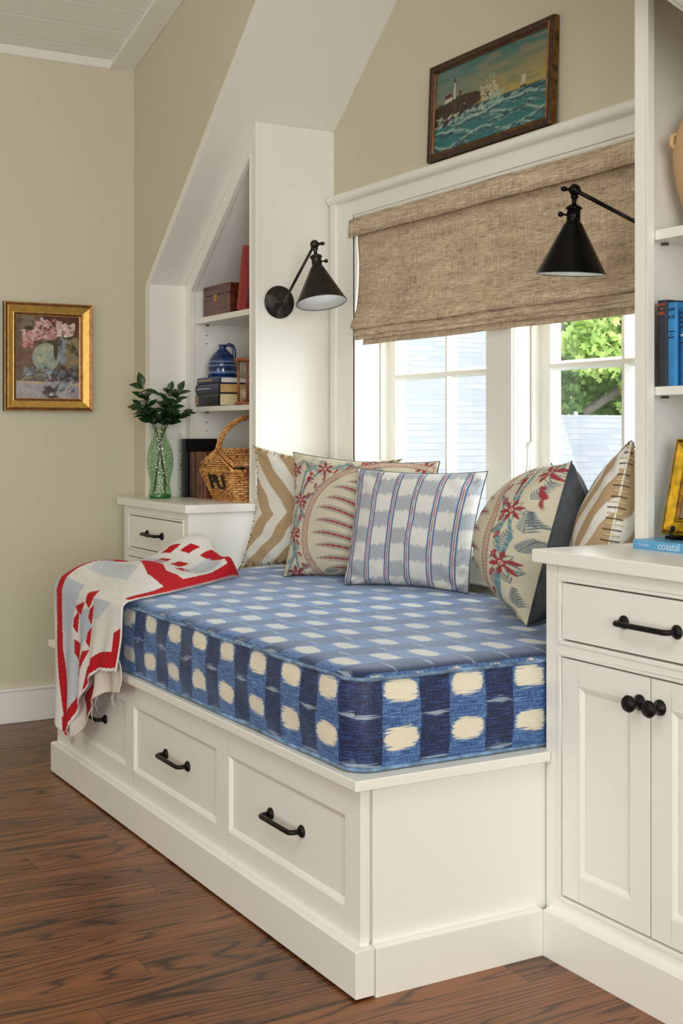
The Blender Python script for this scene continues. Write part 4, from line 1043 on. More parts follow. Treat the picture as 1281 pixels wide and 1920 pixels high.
# ------------------------------------------------------------------ sconces
def sconce(label, xw, sg, joint, bot, mat):
    t = thing('swing_arm_sconce', label, 'wall lamp', (xw, 2.261, 1.703))
    jc = Vector(joint); bc = Vector(bot); base = Vector((xw + sg * .0, 2.261, 1.703)); a = (bc - jc).normalized()
    pm = fr(base, (0, sg, 0), (0, 0, 1))
    MB().lathe([(0, .001), (.0625, .001), (.0635, .004), (.0625, .008), (.047, .010), (.045, .013), (.030, .0135), (.028, .017), (.016, .019), (.013, .034), (.015, .038), (.009, .043), (0, .044)], 40, pm).build('wall_plate', mat, t)
    p0 = base + Vector((sg * .046, 0, 0)); g = MB()
    g.sphere(p0, .014); g.build('lower_swivel', mat, t)
    g = MB(); g.tube([p0 + Vector((0, -.016, -.004)), p0 + Vector((0, .02, .004))], .0045, 8); g.sphere(p0 + Vector((0, -.020, -.004)), .008, 10); g.build('thumb_screw', mat, t)
    d = (jc - p0).normalized(); g = MB(); g.tube([p0, p0 + d * .02, p0 + d * .021, jc - d * .021, jc - d * .02, jc - d * .004], [.008, .008, .0055, .0055, .008, .008], 14); g.build('arm', mat, t)
    g = MB(); g.sphere(jc, .0165); g.build('upper_swivel', mat, t)
    side = Vector((-sg * -.5, .87, .1)).normalized() if sg > 0 else Vector((-.5, -.87, .1)).normalized()
    g = MB(); g.tube([jc, jc + side * .024], .005, 8); g.sphere(jc + side * .029, .009, 12, .8); g.build('thumb_screw', mat, t)
    X = a.cross(Vector((0, 1, 0))).normalized(); Y = a.cross(X); am = Matrix(((X.x, Y.x, a.x, jc.x), (X.y, Y.y, a.y, jc.y), (X.z, Y.z, a.z, jc.z), (0, 0, 0, 1)))
    MB().lathe([(.006, .012), (.011, .016), (.011, .020), (.007, .024), (.006, .036), (.012, .040), (.022, .046), (.023, .051), (.018, .053), (.019, .084), (.022, .087), (.022, .090), (0, .092)], 28, am).build('socket', mat, t)
    g = MB(); q = jc + a * .068; g.tube([q, q + side * .032], .003, 8); g.sphere(q + side * .035, .0075, 12); g.build('switch_knob', mat, t)
    sh_ = MB().lathe([(.0225, .088), (.026, .093), (.027, .096), (.0905, .218), (.0925, .222), (.0935, .2235), (.092, .2255), (.0905, .2235)], 48, am).build('lamp_shade', mat, t)
    MB().lathe([(.0905, .2238), (.089, .2185), (.026, .0975), (0, .0970)], 48, am).build('shade_lining', M['white'], sh_)
    g = MB(); g.lathe([(.012, .098), (.013, .12), (.022, .145), (.026, .165), (.020, .183), (0, .192)], 24, am); g.build('bulb', M['white'], t)
sconce('dark bronze swing-arm sconce on the side of the left bookcase, white shade lining showing', XL, 1, (-4.144, 2.261, 1.890), (-4.092, 2.261, 1.672), M['bronze'])
sconce('black swing-arm sconce hanging in front of the woven shade on the right', XR, -1, (-2.687, 2.261, 1.851), (-2.702, 2.261, 1.632), M['bronze2'])

# ------------------------------------------------------------------ books
def fabmat(name, c, rough=.6, var=.15, ns=30): return plain(name, c, rough, var=var, nscale=ns, bump=.15, bscale=600)
def book(label, Mx, th, h, d, cov, pages='paper', group=None, bands=0, round_=.004, texts=()):
    t = thing('book', label, 'book', Mx.to_translation(), group=group)
    g = MB(); b = .0028
    sp = [(0, round_), (th * .12, round_ * .35), (th * .3, 0), (th * .7, 0), (th * .88, round_ * .35), (th, round_)]
    inner = [(th - b, round_ + b), (b, round_ + b)]
    prof = sp + [(th, d), (th - b, d)] + inner + [(b, d), (0, d)]
    g.prism(prof, 'z', 0, h)
    for k in range(bands):
        z = h * (k + 1) / (bands + 1); g.prism([(p[0] * 1.0, p[1] - .0016) for p in sp] + [(th, round_ + .002), (0, round_ + .002)], 'z', z - .002, z + .002)
    g.v = [tuple(Mx @ Vector(p)) for p in g.v]; g.build('cover', cov, t)
    g = MB(); g.box(b + .0001, th - b - .0001, round_ + b + .0002, d - .004, .003, h - .003); g.v = [tuple(Mx @ Vector(p)) for p in g.v]; g.build('page_block', M[pages], t)
    for (nm, body, size, x, z, rot, mat, sx) in texts:
        F = Mx @ fr((x, -.0004, z), (0, 0, -1) if rot else (1, 0, 0), (1, 0, 0) if rot else (0, 0, 1)); text_obj(nm, body, size, F, M[mat], t, sx=sx)
    return t
UP = lambda x, y, z, rz=0: Matrix.Translation((x, y, z)) @ Matrix.Rotation(rz, 4, 'Z')
M['orangeink'] = plain('orange_ink', (196, 92, 44), .6); M['ink'] = plain('dark_ink', (28, 34, 60), .6); M['whiteink'] = plain('white_ink', (226, 226, 220), .6); M['paleblueink'] = plain('pale_blue_ink', (196, 220, 236), .6)
# lower left shelf, standing on the countertop
book('tall black book with white spine lettering, leftmost behind the basket', UP(-5.0555, 2.106, .9302), .0635, .244, .165, fabmat('black_jacket', (16, 18, 24), .08), texts=[('spine_lettering', 'Marianne Moore   \u2016 Complete Poems', .0185, .022, .125, True, 'whiteink', 1.0)])
lea = fabmat('brown_leather', (96, 48, 24), .4, .5, 18)
for k, (wd, hh, lb) in enumerate(((.0385, .190, 'brown leather ribbed book right beside the tall black book'), (.040, .191, 'brown leather ribbed book, second from the tall black book'), (.0425, .192, 'brown leather ribbed book, third from the tall black book'), (.036, .190, 'brown leather ribbed book touching the wicker basket'))):
    book(lb, UP(-4.9905 + [0, .0395, .081, .1245][k], 2.124, .9302), wd, hh, .125, fabmat('brown_leather', [(88, 42, 22), (78, 38, 22), (112, 62, 30), (98, 50, 26)][k], .4, .55, 18), bands=5, round_=.008)
# stack on the middle shelf (lying flat, spines to the room)
def FLAT(xr, y, z): return Matrix(((0, 0, -1, xr), (0, 1, 0, y), (1, 0, 0, z), (0, 0, 0, 1)))
book('thick black book at the bottom of the stack under the blue jug', FLAT(-4.822, 2.182, 1.3105), .052, .232, .165, fabmat('black_cloth', (14, 12, 14), .35), round_=.006)
book('dark navy book with yellowed pages in the middle of the stack', FLAT(-4.818, 2.182, 1.3632), .040, .236, .165, fabmat('navy_cloth', (20, 28, 66), .3), 'papero', round_=.005)
book('navy blue book with white pages on top of the stack, directly under the jug', FLAT(-4.812, 2.184, 1.4038), .026, .230, .165, fabmat('navy_jacket', (22, 34, 82), .3), 'paperw')
bb = [o for o in COL.objects if o.get('category') == 'book'][-3:]
for o, (x0, x1, z0, z1, m_) in zip(bb, ((-5.046, -5.028, 1.318, 1.354, 'gold'), (-5.035, -4.90, 1.381, 1.385, 'whiteink'), (-5.03, -4.885, 1.4145, 1.4205, 'gold'))):
    g = MB(); r = random.Random(int(z0 * 1000)); x = x0
    while x < x1:
        w_ = r.uniform(.002, .005); g.box(x, min(x + w_, x1), 2.1803 if m_ != 'gold' or z0 > 1.4 else 2.1813, 2.183 + (.001 if z0 > 1.4 else 0), z0 + r.uniform(0, .001), z1 - r.uniform(0, .001)); x += w_ + .0012
    g.build('spine_lettering', M[m_], o)
# red books leaning on the top shelf
redm = fabmat('red_cloth', (150, 30, 30), .45, .12); redd = fabmat('deep_red_cloth', (128, 22, 26), .45, .12)
lean = Matrix.Rotation(math.radians(12.5), 4, 'Y')
z0 = 1.6845
book('red cloth book leaning beside the wooden box, the left of two', Matrix.Translation((-4.672, 2.19, z0 + .0)) @ lean @ Matrix.Identity(4), .050, .252, .17, redm, round_=.006)
book('deep red book leaning against the bookcase side, the right of two', Matrix.Translation((-4.6205, 2.192, z0)) @ lean, .036, .248, .17, redd, round_=.005)
for o in [o for o in COL.objects if o.get('category') == 'book'][-2:]:
    th = .050 if 'left of two' in o['label'] else .036
    o.location.z += th * math.sin(math.radians(12.5))
# right bookcase books
y = 2.184
book('dark navy book titled in orange, first on the right bookcase shelf', UP(-2.2965, y, 1.3102), .0325, .205, .14, fabmat('worn_navy_jacket', (34, 40, 52), .5, .3), group=None,
     texts=[('spine_lettering', 'LIGHTFOOT', .0075, .0165, .194, False, 'orangeink', .75), ('spine_lettering', 'THE', .0075, .0165, .184, False, 'orangeink', .9), ('spine_lettering', 'DEER', .010, .0165, .173, False, 'orangeink', .9)])
book('light blue book titled in dark letters, second on the right bookcase shelf', UP(-2.2625, y, 1.3102), .0305, .197, .14, fabmat('light_blue_jacket', (44, 128, 190), .45, .25, 12),
     texts=[('spine_lettering', 'HAPPY', .009, .015, .180, False, 'ink', .9), ('spine_lettering', 'JACK', .012, .015, .162, False, 'ink', .9), ('spine_lettering', 'THORNTON', .0045, .015, .128, False, 'ink', 1), ('spine_lettering', 'W.', .0045, .015, .121, False, 'ink', 1), ('spine_lettering', 'BURGESS', .0045, .015, .114, False, 'ink', 1)])
b3 = book('blue cloth book with small white bird on its spine, third on the right bookcase shelf', UP(-2.2235, y, 1.3102), .032, .182, .14, fabmat('blue_cloth', (30, 92, 160), .45, .2, 14), round_=.007)
g = MB()
for k in range(4): g.box(-2.218, -2.197, y - .0008, y + .002, 1.478 - k * .011, 1.4815 - k * .011)
g.box(-2.218, -2.197, y - .0008, y + .002, 1.408, 1.411); g.build('spine_lettering', M['ink'], b3)
g = MB(); g.tube([(-2.217, y - .0002, 1.428), (-2.211, y - .0006, 1.4265), (-2.205, y - .0006, 1.430), (-2.201, y - .0002, 1.438)], [.0015, .003, .0032, .001], 8); g.build('bird_emblem', M['paleblueink'], b3)
# flat blue book on the right countertop
cb = book('light blue book lying flat on the right countertop under the gold frame', FLAT(-1.972, 2.087, .9302), .0215, .300, .215, fabmat('sky_blue_jacket', (96, 166, 212), .35, .05), 'paperw', round_=.001)
text_obj('spine_lettering', 'coastal', .0255, fr((-2.1555, 2.0865, .9415), (1, 0, 0), (0, 0, 1)), M['paleblueink'], cb, sx=.98)
text_obj('spine_lettering', 'TIM CLARKE', .0068, fr((-2.2365, 2.0865, .9405), (1, 0, 0), (0, 0, 1)), M['paleblueink'], cb, sx=.98)
# gold frame leaning on the book
al = math.atan2(.052, .222)
framed('gilt_frame', 'ornate old gold picture frame leaning back on the flat blue book', 'picture frame',
       fr((-2.250, 2.166, .9605), (1, 0, 0), (0, math.sin(al), math.cos(al))), .20, .228,
       [(0, 0, 'yg2'), (0, .014, 'yg2'), (.003, .016, 'yg'), (.007, .013, 'yg2'), (.010, .017, 'yg'), (.030, .009, 'yg'), (.033, .007, 'yg2'), (.037, .010, 'yg'), (.042, .005, 'yg2')],
       lambda n: Canvas(n[0], n[1], base=(150, 132, 118)).c, (8, 8))
e = thing('display_easel', 'small black easel holding the gold frame above the flat blue book', 'easel', (-2.15, 2.17, .952))
MB().box(-2.236, -2.05, 2.153, 2.19, .9519, .9595).build('ledge', M['black'], e)
for x in (-2.19, -2.06):
    g = MB(); g.tube([(x, 2.17, .957), (x, 2.128, .957), (x, 2.126, .968), (x, 2.132, .978)], .004, 8); g.sphere((x, 2.133, .980), .006, 10); g.build('prong', M['black'], e)
g = MB(); g.tube([(-2.15, 2.185, .957), (-2.15, 2.29, .9565)], .004, 8); g.tube([(-2.15, 2.287, .957), (-2.15, 2.215, 1.10)], .003, 8); g.build('strut', M['black'], e)

# ------------------------------------------------------------------ other shelf things
t = thing('wooden_box', 'small mahogany box with diamond brass escutcheon on the top left shelf', 'box', (-4.88, 2.28, 1.684))
x0, x1, y0, y1, z0 = -5.012, -4.752, 2.200, 2.34, 1.6845
MB().box(x0, x1, y0, y1, z0, z0 + .086).build('box_body', M['mahog'], t, bevel=.002)
MB().box(x0, x1, y0, y1, z0 + .0872, z0 + .1265).build('lid', M['mahog'], t, bevel=.003)
MB().prism([(-4.905, z0 + .088), (-4.872, z0 + .088), (-4.876, z0 + .068), (-4.889, z0 + .052), (-4.901, z0 + .068)], 'y', y0 - .0012, y0 + .001).build('escutcheon', M['brass'], t)
g = MB(); g.lathe([(.0, 0), (.003, 0), (.003, .0005), (0, .0005)], 10, fr((-4.889, y0 - .0011, z0 + .074), (1, 0, 0), (0, 0, 1))); g.build('keyhole', M['dark'], t)

def jug_mat():
    t = NT('blue_glaze'); co = t.coord(); x, y, z = t.sep(co)
    n = t.noise(co, 26, 3); st = t.noise(t.comb(t.math('MULTIPLY', x, 4.0), t.math('MULTIPLY', y, 4.0), t.math('MULTIPLY', z, 130.0)), 1, 3, .6, .6)
    drip = t.noise(t.comb(t.math('MULTIPLY', x, 220.0), t.math('MULTIPLY', y, 220.0), t.math('MULTIPLY', z, 12.0)), 1, 2)
    f = t.math('ADD', t.math('MULTIPLY', st, .7), t.math('MULTIPLY', n, .3))
    c = t.ramp(f, [(.36, lin((8, 14, 44))), (.5, lin((16, 38, 96))), (.62, lin((44, 86, 150))), (.76, lin((110, 150, 186)))])
    def band(zc, w):
        d = t.math('ABSOLUTE', t.math('SUBTRACT', t.math('ADD', z, t.math('MULTIPLY', t.math('SUBTRACT', drip, .5), .016)), zc)); return t.step(d, w, w * .5)
    b = t.math('ADD', t.math('ADD', band(1.452, .006), band(1.481, .0035)), band(1.498, .003), clamp=True)
    c = t.mix(t.math('MULTIPLY', b, .6), c, lin((130, 172, 204)))
    return t.fin(c, .12, 0, **{'Coat Weight': .5})
M['jug'] = jug_mat()
t = thing('jug', 'round blue glazed jug with loop handle on top of the stacked books', 'jug', (-4.953, 2.262, 1.43))
Z = 1.4300; cx, cy = -4.955, 2.262
g = MB(); g.lathe([(0, Z), (.056, Z), (.062, Z + .004), (.0635, Z + .03), (.062, Z + .055), (.055, Z + .078), (.042, Z + .098), (.028, Z + .112), (.018, Z + .121), (.014, Z + .128), (.0165, Z + .136), (.018, Z + .140), (.014, Z + .141), (.011, Z + .132), (0, Z + .125)], 48, Matrix.Translation((cx, cy, 0))); g.build('jug_body', M['jug'], t)
g = MB(); R_ = Vector((.4975, .867, 0)); Pj = Vector((cx, cy, 0))
pts = [(0.012, .133), (.030, .141), (.044, .134), (.051, .115), (.052, .095), (.047, .076), (.042, .066)]
g.tube([Pj + R_ * a + Vector((.01, -.006, Z + b)) for a, b in pts], [.006, .0075, .008, .008, .0078, .008, .010], 12); g.build('handle', M['jug'], t)

t = thing('hourglass', 'wooden hourglass on the middle left shelf in front of the stacked books', 'hourglass', (-4.615, 2.24, 1.31))
hx, hy, hz = -4.628, 2.224, 1.3105
for z in (hz, hz + .172): MB().lathe([(0, z), (.050, z), (.054, z + .004), (.054, z + .009), (.050, z + .013), (0, z + .013)], 40, Matrix.Translation((hx, hy, 0))).build('disc', M['cherry'], t)
for k in range(3):
    a = math.radians(-150 + 120 * k); p = (hx + .046 * math.cos(a), hy + .046 * math.sin(a))
    g = MB(); g.tube([(p[0], p[1], hz + .010), (p[0], p[1], hz + .175)], .0052, 12); g.build('post', M['cherry'], t)
T_ = Matrix.Translation((hx, hy, 0)); b = hz + .013
gl = MB().lathe([(.022, b), (.030, b + .016), (.034, b + .036), (.028, b + .058), (.012, b + .074), (.004, b + .080), (.012, b + .086), (.028, b + .102), (.034, b + .124), (.030, b + .144), (.022, b + .159)], 32, T_).build('glass_bulb', M['clear'], t)
MB().lathe([(0, b + .001), (.020, b + .001), (.0285, b + .016), (.0325, b + .034), (.027, b + .045), (.010, b + .056), (0, b + .058)], 28, T_).build('sand', plain('pinkish_sand', (190, 160, 138), .9, var=.1, nscale=200), t)

def urn():
    t = thing('urn', 'large beige stoneware urn on the upper shelf of the right bookcase', 'urn', (-2.195, 2.312, 1.684))
    m = plain('beige_stoneware', (196, 164, 122), .75, var=.12, nscale=9, bump=.3, bscale=120); z = 1.6845; T_ = Matrix.Translation((-2.195, 2.312, 0))
    MB().lathe([(0, z), (.078, z), (.086, z + .01), (.100, z + .045), (.116, z + .10), (.124, z + .15), (.1255, z + .19), (.120, z + .225), (.104, z + .26), (.078, z + .29), (.052, z + .31), (.044, z + .33), (.046, z + .36), (.058, z + .375), (.056, z + .38), (.036, z + .365), (0, z + .34)], 48, T_).build('urn_body', m, t)
    for s in (-1, 1):
        d = Vector((.4975 * s, .867 * s, 0)); c = Vector((-2.195, 2.312, 0)); g = MB()
        g.tube([c + d * .119 + Vector((0, 0, z + .222)), c + d * .131 + Vector((0, 0, z + .218)), c + d * .132 + Vector((0, 0, z + .198)), c + d * .122 + Vector((0, 0, z + .188))], .006, 10); g.build('lug', m, t)
urn()

# ------------------------------------------------------------------ vase with cuttings
vx, vy, vz = -4.985, 1.9935, .9303
t = thing('glass_vase', 'green pressed glass fish-scale vase on the left countertop', 'vase', (vx, vy, vz))
prof = [(.0455, .004), (.047, .012), (.042, .04), (.040, .055), (.0425, .08), (.050, .11), (.0545, .14), (.0545, .165), (.050, .195), (.040, .225), (.030, .247), (.0268, .262), (.0275, .266), (.0262, .270), (.0262, .284), (.0305, .287), (.0305, .294), (.028, .2955), (.025, .2945)]
MB().lathe([(r, z + vz) for r, z in prof], 56, Matrix.Translation((vx, vy, 0))).build('vase_body', M['bottle'], t)
MB().lathe([(0, vz), (.043, vz), (.0465, vz + .004), (.0450, vz + .014), (.030, vz + .020), (0, vz + .018)], 40, Matrix.Translation((vx, vy, 0))).build('thick_base', M['bottleb'], t)
M['dleaf'] = plain('dark_glossy_leaf', (30, 62, 26), .26, var=.35, nscale=20); M['stemm'] = plain('cut_stem', (52, 44, 26), .6, var=.3)
def leaf(g, p, d, up, L, W_, bend):
    d = d.normalized(); s = d.cross(up).normalized(); n = s.cross(d).normalized(); vs = []; fs = []; K = 8
    for i in range(K + 1):
        f_ = i / K; w_ = W_ * (math.sin(PI * min(1, f_ * 1.02) ** .85) ** .9) if 0 < i < K else .0004
        c = p + d * L * f_ - n * bend * L * f_ * f_
        vs += [c + s * w_ + n * w_ * .35, c, c - s * w_ + n * w_ * .35]
    for i in range(K): fs += [(3 * i, 3 * i + 1, 3 * i + 4, 3 * i + 3), (3 * i + 1, 3 * i + 2, 3 * i + 5, 3 * i + 4)]
    g.add(vs, fs, True)
Rv = Vector((.4975, .867, 0)); Fv = Vector((.867, -.4975, 0))   # sideways and toward the room, as seen from the doorway side
r = random.Random(11)
specs = [('leafy green cutting in the green vase, reaching highest on the left', [(.022, .02), (-.004, .24), (-.018, .30), (-.045, .37), (-.068, .46)], .02, 9),
         ('leafy green cutting in the green vase, spreading low to the left', [(.026, .05), (-.006, .25), (-.03, .30), (-.055, .345), (-.085, .375)], -.02, 7),
         ('leafy green cutting standing upright in the middle of the green vase', [(-.02, .03), (.002, .25), (.008, .31), (.02, .37), (.036, .44)], -.03, 8),
         ('leafy green cutting in the green vase, reaching highest on the right', [(-.028, .015), (.006, .24), (.022, .30), (.05, .36), (.082, .44)], .015, 9),
         ('leafy green cutting in the green vase, spreading low to the right', [(-.024, .04), (.006, .25), (.026, .29), (.055, .325), (.095, .345)], .035, 7)]
for lb, path, dep, nl in specs:
    b = thing('leafy_cutting', lb, 'cutting', (vx, vy, vz + .27))
    P = [Vector((vx, vy, vz)) + Rv * a + Fv * (dep * i / 4) + Vector((0, 0, z)) for i, (a, z) in enumerate(path)]
    P2 = []
    for i in range(4):
        for k in range(4): P2.append(P[i].lerp(P[i + 1], k / 4))
    P2.append(P[-1]); MB().tube(P2, [.0026 - .0016 * i / 16 for i in range(17)], 7).build('stem', M['stemm'], b)
    g = MB(); 
    nl += 3
    for k in range(nl * 2):
        f_ = .46 + .54 * k / (nl * 2 - 1); q = f_ * 16; i = min(int(q), 15); p = P2[i].lerp(P2[i + 1], q - i)
        if p.z < vz + .30: continue
        dirn = (P2[min(i + 1, 16)] - P2[i]).normalized(); a = k * 2.4 + r.uniform(-.4, .4)
        sd = Rv * math.cos(a) + Fv * math.sin(a)
        dd = sd * 1.0 + dirn * r.uniform(.15, .8) + Vector((0, 0, r.uniform(-.25, .2)))
        if k == nl * 2 - 1: dd = dirn
        leaf(g, p, dd, Vector((r.uniform(-.3, .3), r.uniform(-.3, .3), 1)) + Fv * .9, r.uniform(.046, .070), r.uniform(.0125, .018), r.uniform(-.05, .35))
    g.build('leaves', M['dleaf'], b)

# ------------------------------------------------------------------ wicker basket
def basket():
    t = thing('wicker_basket', 'lidded wicker picnic basket with arched handle on the left countertop', 'basket', (-4.655, 2.27, .93))
    B0 = (-4.755, -4.552, 2.135, 2.395); B1 = (-4.813, -4.499, 2.098, 2.432); z0, z1, zr = .9305, 1.050, 1.122
    def rect(k, off=0):
        a = [B0[i] + (B1[i] - B0[i]) * k for i in range(4)]; return a[0] - off, a[1] + off, a[2] - off, a[3] + off
    # inner shell so nothing shows through
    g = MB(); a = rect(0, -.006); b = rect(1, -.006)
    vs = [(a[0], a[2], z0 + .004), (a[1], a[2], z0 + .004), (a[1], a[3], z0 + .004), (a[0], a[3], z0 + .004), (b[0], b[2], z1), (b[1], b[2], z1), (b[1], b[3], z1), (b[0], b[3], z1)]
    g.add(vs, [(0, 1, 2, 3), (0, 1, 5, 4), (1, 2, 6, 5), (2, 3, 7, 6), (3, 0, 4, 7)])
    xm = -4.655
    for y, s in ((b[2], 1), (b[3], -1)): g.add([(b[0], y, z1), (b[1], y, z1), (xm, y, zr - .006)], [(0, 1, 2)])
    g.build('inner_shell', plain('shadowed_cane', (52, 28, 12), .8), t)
    g = MB(); rows = 13
    for j in range(rows):
        k = (j + .5) / rows; x0_, x1_, y0_, y1_ = rect(k); z = z0 + (z1 - z0) * k
        sides = [((x0_, y0_), (x1_, y0_)), ((x1_, y0_), (x1_, y1_)), ((x1_, y1_), (x0_, y1_)), ((x0_, y1_), (x0_, y0_))]; nr = [(0, -1), (1, 0), (0, 1), (-1, 0)]; pts = []
        for (p, q), n_ in zip(sides, nr):
            m = 36
            for i in range(m):
                f_ = i / m; o = .0042 * math.cos(f_ * 9 * PI * 1.0 + (j % 2) * PI) ; pts.append((p[0] + (q[0] - p[0]) * f_ + n_[0] * o, p[1] + (q[1] - p[1]) * f_ + n_[1] * o, z + .0012 * math.sin(i * 1.3 + j)))
        g.tube(pts, .0044, 6, closed=True)
    # stakes
    for (i0, i1, ax) in ((0, 1, 'y0'), (2, 3, 'x1')):
        for i in range(10):
            f_ = i / 9
            if ax == 'y0': p = (B0[0] + (B0[1] - B0[0]) * f_, B0[2], z0); q = (B1[0] + (B1[1] - B1[0]) * f_, B1[2], z1)
            else: p = (B0[1], B0[2] + (B0[3] - B0[2]) * f_, z0); q = (B1[1], B1[2] + (B1[3] - B1[2]) * f_, z1)
            g.tube([p, q], .0030, 6)
    # woven gable ends
    for y in (B1[2], B1[3]):
        for j in range(8):
            z = z1 + (zr - z1) * (j + .4) / 8.6; hw = .150 * (1 - (j + .4) / 8.6)
            g.tube([(xm - hw + 2 * hw * i / 20, y + .0035 * math.cos(i * .9 + j * PI), z) for i in range(21)], .0036, 6)
    g.build('woven_body', M['cane'], t)
    g = MB()
    for z, k in ((z1 + .002, 1), (z0 + .004, .02)):
        x0_, x1_, y0_, y1_ = rect(k, .002); n = 60
        for ph in (0, PI):
            pts = []
            cs = [(x0_, y0_), (x1_, y0_), (x1_, y1_), (x0_, y1_)]
            for c_ in range(4):
                p, q = cs[c_], cs[(c_ + 1) % 4]
                for i in range(20): f_ = i / 20; pts.append((p[0] + (q[0] - p[0]) * f_, p[1] + (q[1] - p[1]) * f_, z + .003 * math.sin(i * 1.26 + ph)))
            g.tube(pts, .0042, 6, closed=True)
    for y in (B1[2] - .001, B1[3] + .001):
        for s in (-1, 1):
            g.tube([(xm + s * .156, y, z1 + .004), (xm, y - .003, zr)], .0048, 7)
    g.build('rim', M['cane'], t)
    for s in (1, -1):   # two sloping lids
        g = MB(); e = Vector((s * .150, 0, -.058)); nr = Vector((.06 * s, 0, .15)).normalized()
        for j in range(22):
            y = 2.108 + (2.424 - 2.108) * j / 21
            p0 = Vector((xm + s * .006, y, zr + .012)); g.tube([p0 + e * (i / 12) + nr * (.0028 * math.cos(i * PI / 1.5 + j * PI)) for i in range(13)], .0036, 6)
        for i in range(0, 7):
            p = Vector((xm + s * .006, 2.104, zr + .012)) + e * (i / 6); g.tube([p, p + Vector((0, .324, 0))], .0026 if 0 < i < 6 else .006, 6)
        for y in (2.100, 2.430):
            for o in (0, .006): g.tube([Vector((xm + s * .004, y, zr + .013 - o)), Vector((xm + s * .158, y, zr - .046 - o))], .0048, 7)
        g.build('lid', M['cane'], t)
    g = MB(); c = 2.265; R1 = .160; H1 = .146
    for ph in (0, 2.09, 4.19):
        pts = []
        for i in range(61):
            a = PI * i / 60; r_ = .0065; tw = i * .55 + ph
            rad = Vector((0, -math.cos(a), math.sin(a))); pts.append(Vector((xm, c, zr - .004)) + Vector((0, -math.cos(a) * R1, math.sin(a) * H1)) + rad * r_ * math.cos(tw) + Vector((1, 0, 0)) * r_ * math.sin(tw))
        g.tube(pts, .0058, 8)
    for y in (c - R1, c + R1):
        for dx in (-.006, 0, .006): g.tube([(xm + dx, y, zr + .01), (xm + dx, y - .001, zr - .05)], .0045, 7)
    g.build('handle', M['cane'], t)
    MB().box(-4.4975, -4.493, 2.150, 2.166, 1.028, 1.066).build('leather_strap', plain('tan_leather', (118, 58, 32), .5), t, bevel=.001)
    sl = math.atan2(B0[2] - B1[2], z1 - z0); u_ = (0, -math.sin(sl), math.cos(sl))
    m = plain('black_painted_letters', (16, 14, 14), .6)
    text_obj('painted_initials', 'PU', .088, fr((-4.655, 2.102, 1.003), (1, 0, 0), u_), m, t, ext=.0028, sx=1.35)
basket()

# ------------------------------------------------------------------ outdoors
def shingle_mat():
    t = NT('asphalt_shingle'); uv = t.coord('UV'); u, v, _ = t.sep(uv)
    row = t.math('FLOOR', t.math('DIVIDE', v, .145)); fv = t.math('FRACT', t.math('DIVIDE', v, .145))
    wn = t.new('ShaderNodeTexWhiteNoise', noise_dimensions='1D'); t.set(wn, 'W', row)
    uu = t.math('DIVIDE', t.math('ADD', u, wn.outputs['Value']), .33)
    cell = t.math('FLOOR', uu)
    wn2 = t.new('ShaderNodeTexWhiteNoise', noise_dimensions='2D'); t.set(wn2, 'Vector', t.comb(cell, row))
    base = t.ramp(wn2.outputs['Value'], [(0, (.112, .124, .138)), (1, (.140, .148, .158))])
    edge = t.math('MULTIPLY', t.math('LESS_THAN', fv, .12), t.math('ADD', .25, t.math('MULTIPLY', wn2.outputs['Value'], .75)))
    col = t.mix(edge, base, (.070, .082, .102))
    return t.fin(col, .9)
M['shingle'] = shingle_mat()
def roof(name, label, P):
    # P: four corners, low-left, low-right, high-right, high-left (u along first edge)
    P = [Vector(p) for p in P]; ux = (P[1] - P[0]).normalized(); n = ux.cross(P[3] - P[0]).normalized(); vx = n.cross(ux)
    me = bpy.data.meshes.new(name)
    Q = P + [p - n * .15 for p in P]
    me.from_pydata([tuple(q) for q in Q], [], [(0, 1, 2, 3), (7, 6, 5, 4), (0, 4, 5, 1), (1, 5, 6, 2), (2, 6, 7, 3), (3, 7, 4, 0)])
    uvl = me.uv_layers.new(name='UVMap')
    for p in me.polygons:
        for li in p.loop_indices:
            d = Q[me.loops[li].vertex_index] - P[0]; uvl.data[li].uv = (d.dot(ux), d.dot(vx))
    me.materials.append(M['shingle']); return link(name, me)
h1 = thing('neighbouring_house', 'neighbouring house with pale grey shingle roof outside the windows', 'house', (-15.5, 8, -4))
def rz_(x): return 1.2 + (-14 - x) * .70
r = roof('roof', '', [(-10.0, -6, rz_(-10)), (-10.0, 9.35, rz_(-10)), (-19, 14.5, rz_(-19)), (-19, -6, rz_(-19))])
r.parent = h1; r.matrix_parent_inverse = wmat(h1).inverted()
r = roof('roof', '', [(-10.2, 11.7, -1.9), (-10.2, 34, -1.9), (-15.2, 34, 1.47), (-15.2, 11.7, 1.47)])
r.parent = h1; r.matrix_parent_inverse = wmat(h1).inverted()
MB().box(-18.9, -10.6, -5.5, 11.0, -4, -1.9).box(-19, -10.9, 11, 33, -4, -2.3).build('house_wall', M['trim'], h1)
struct(MB().box(-60, 5, 2.8, 70, -4.1, -4.0).build('ground', plain('lawn', (52, 66, 36), .9)))

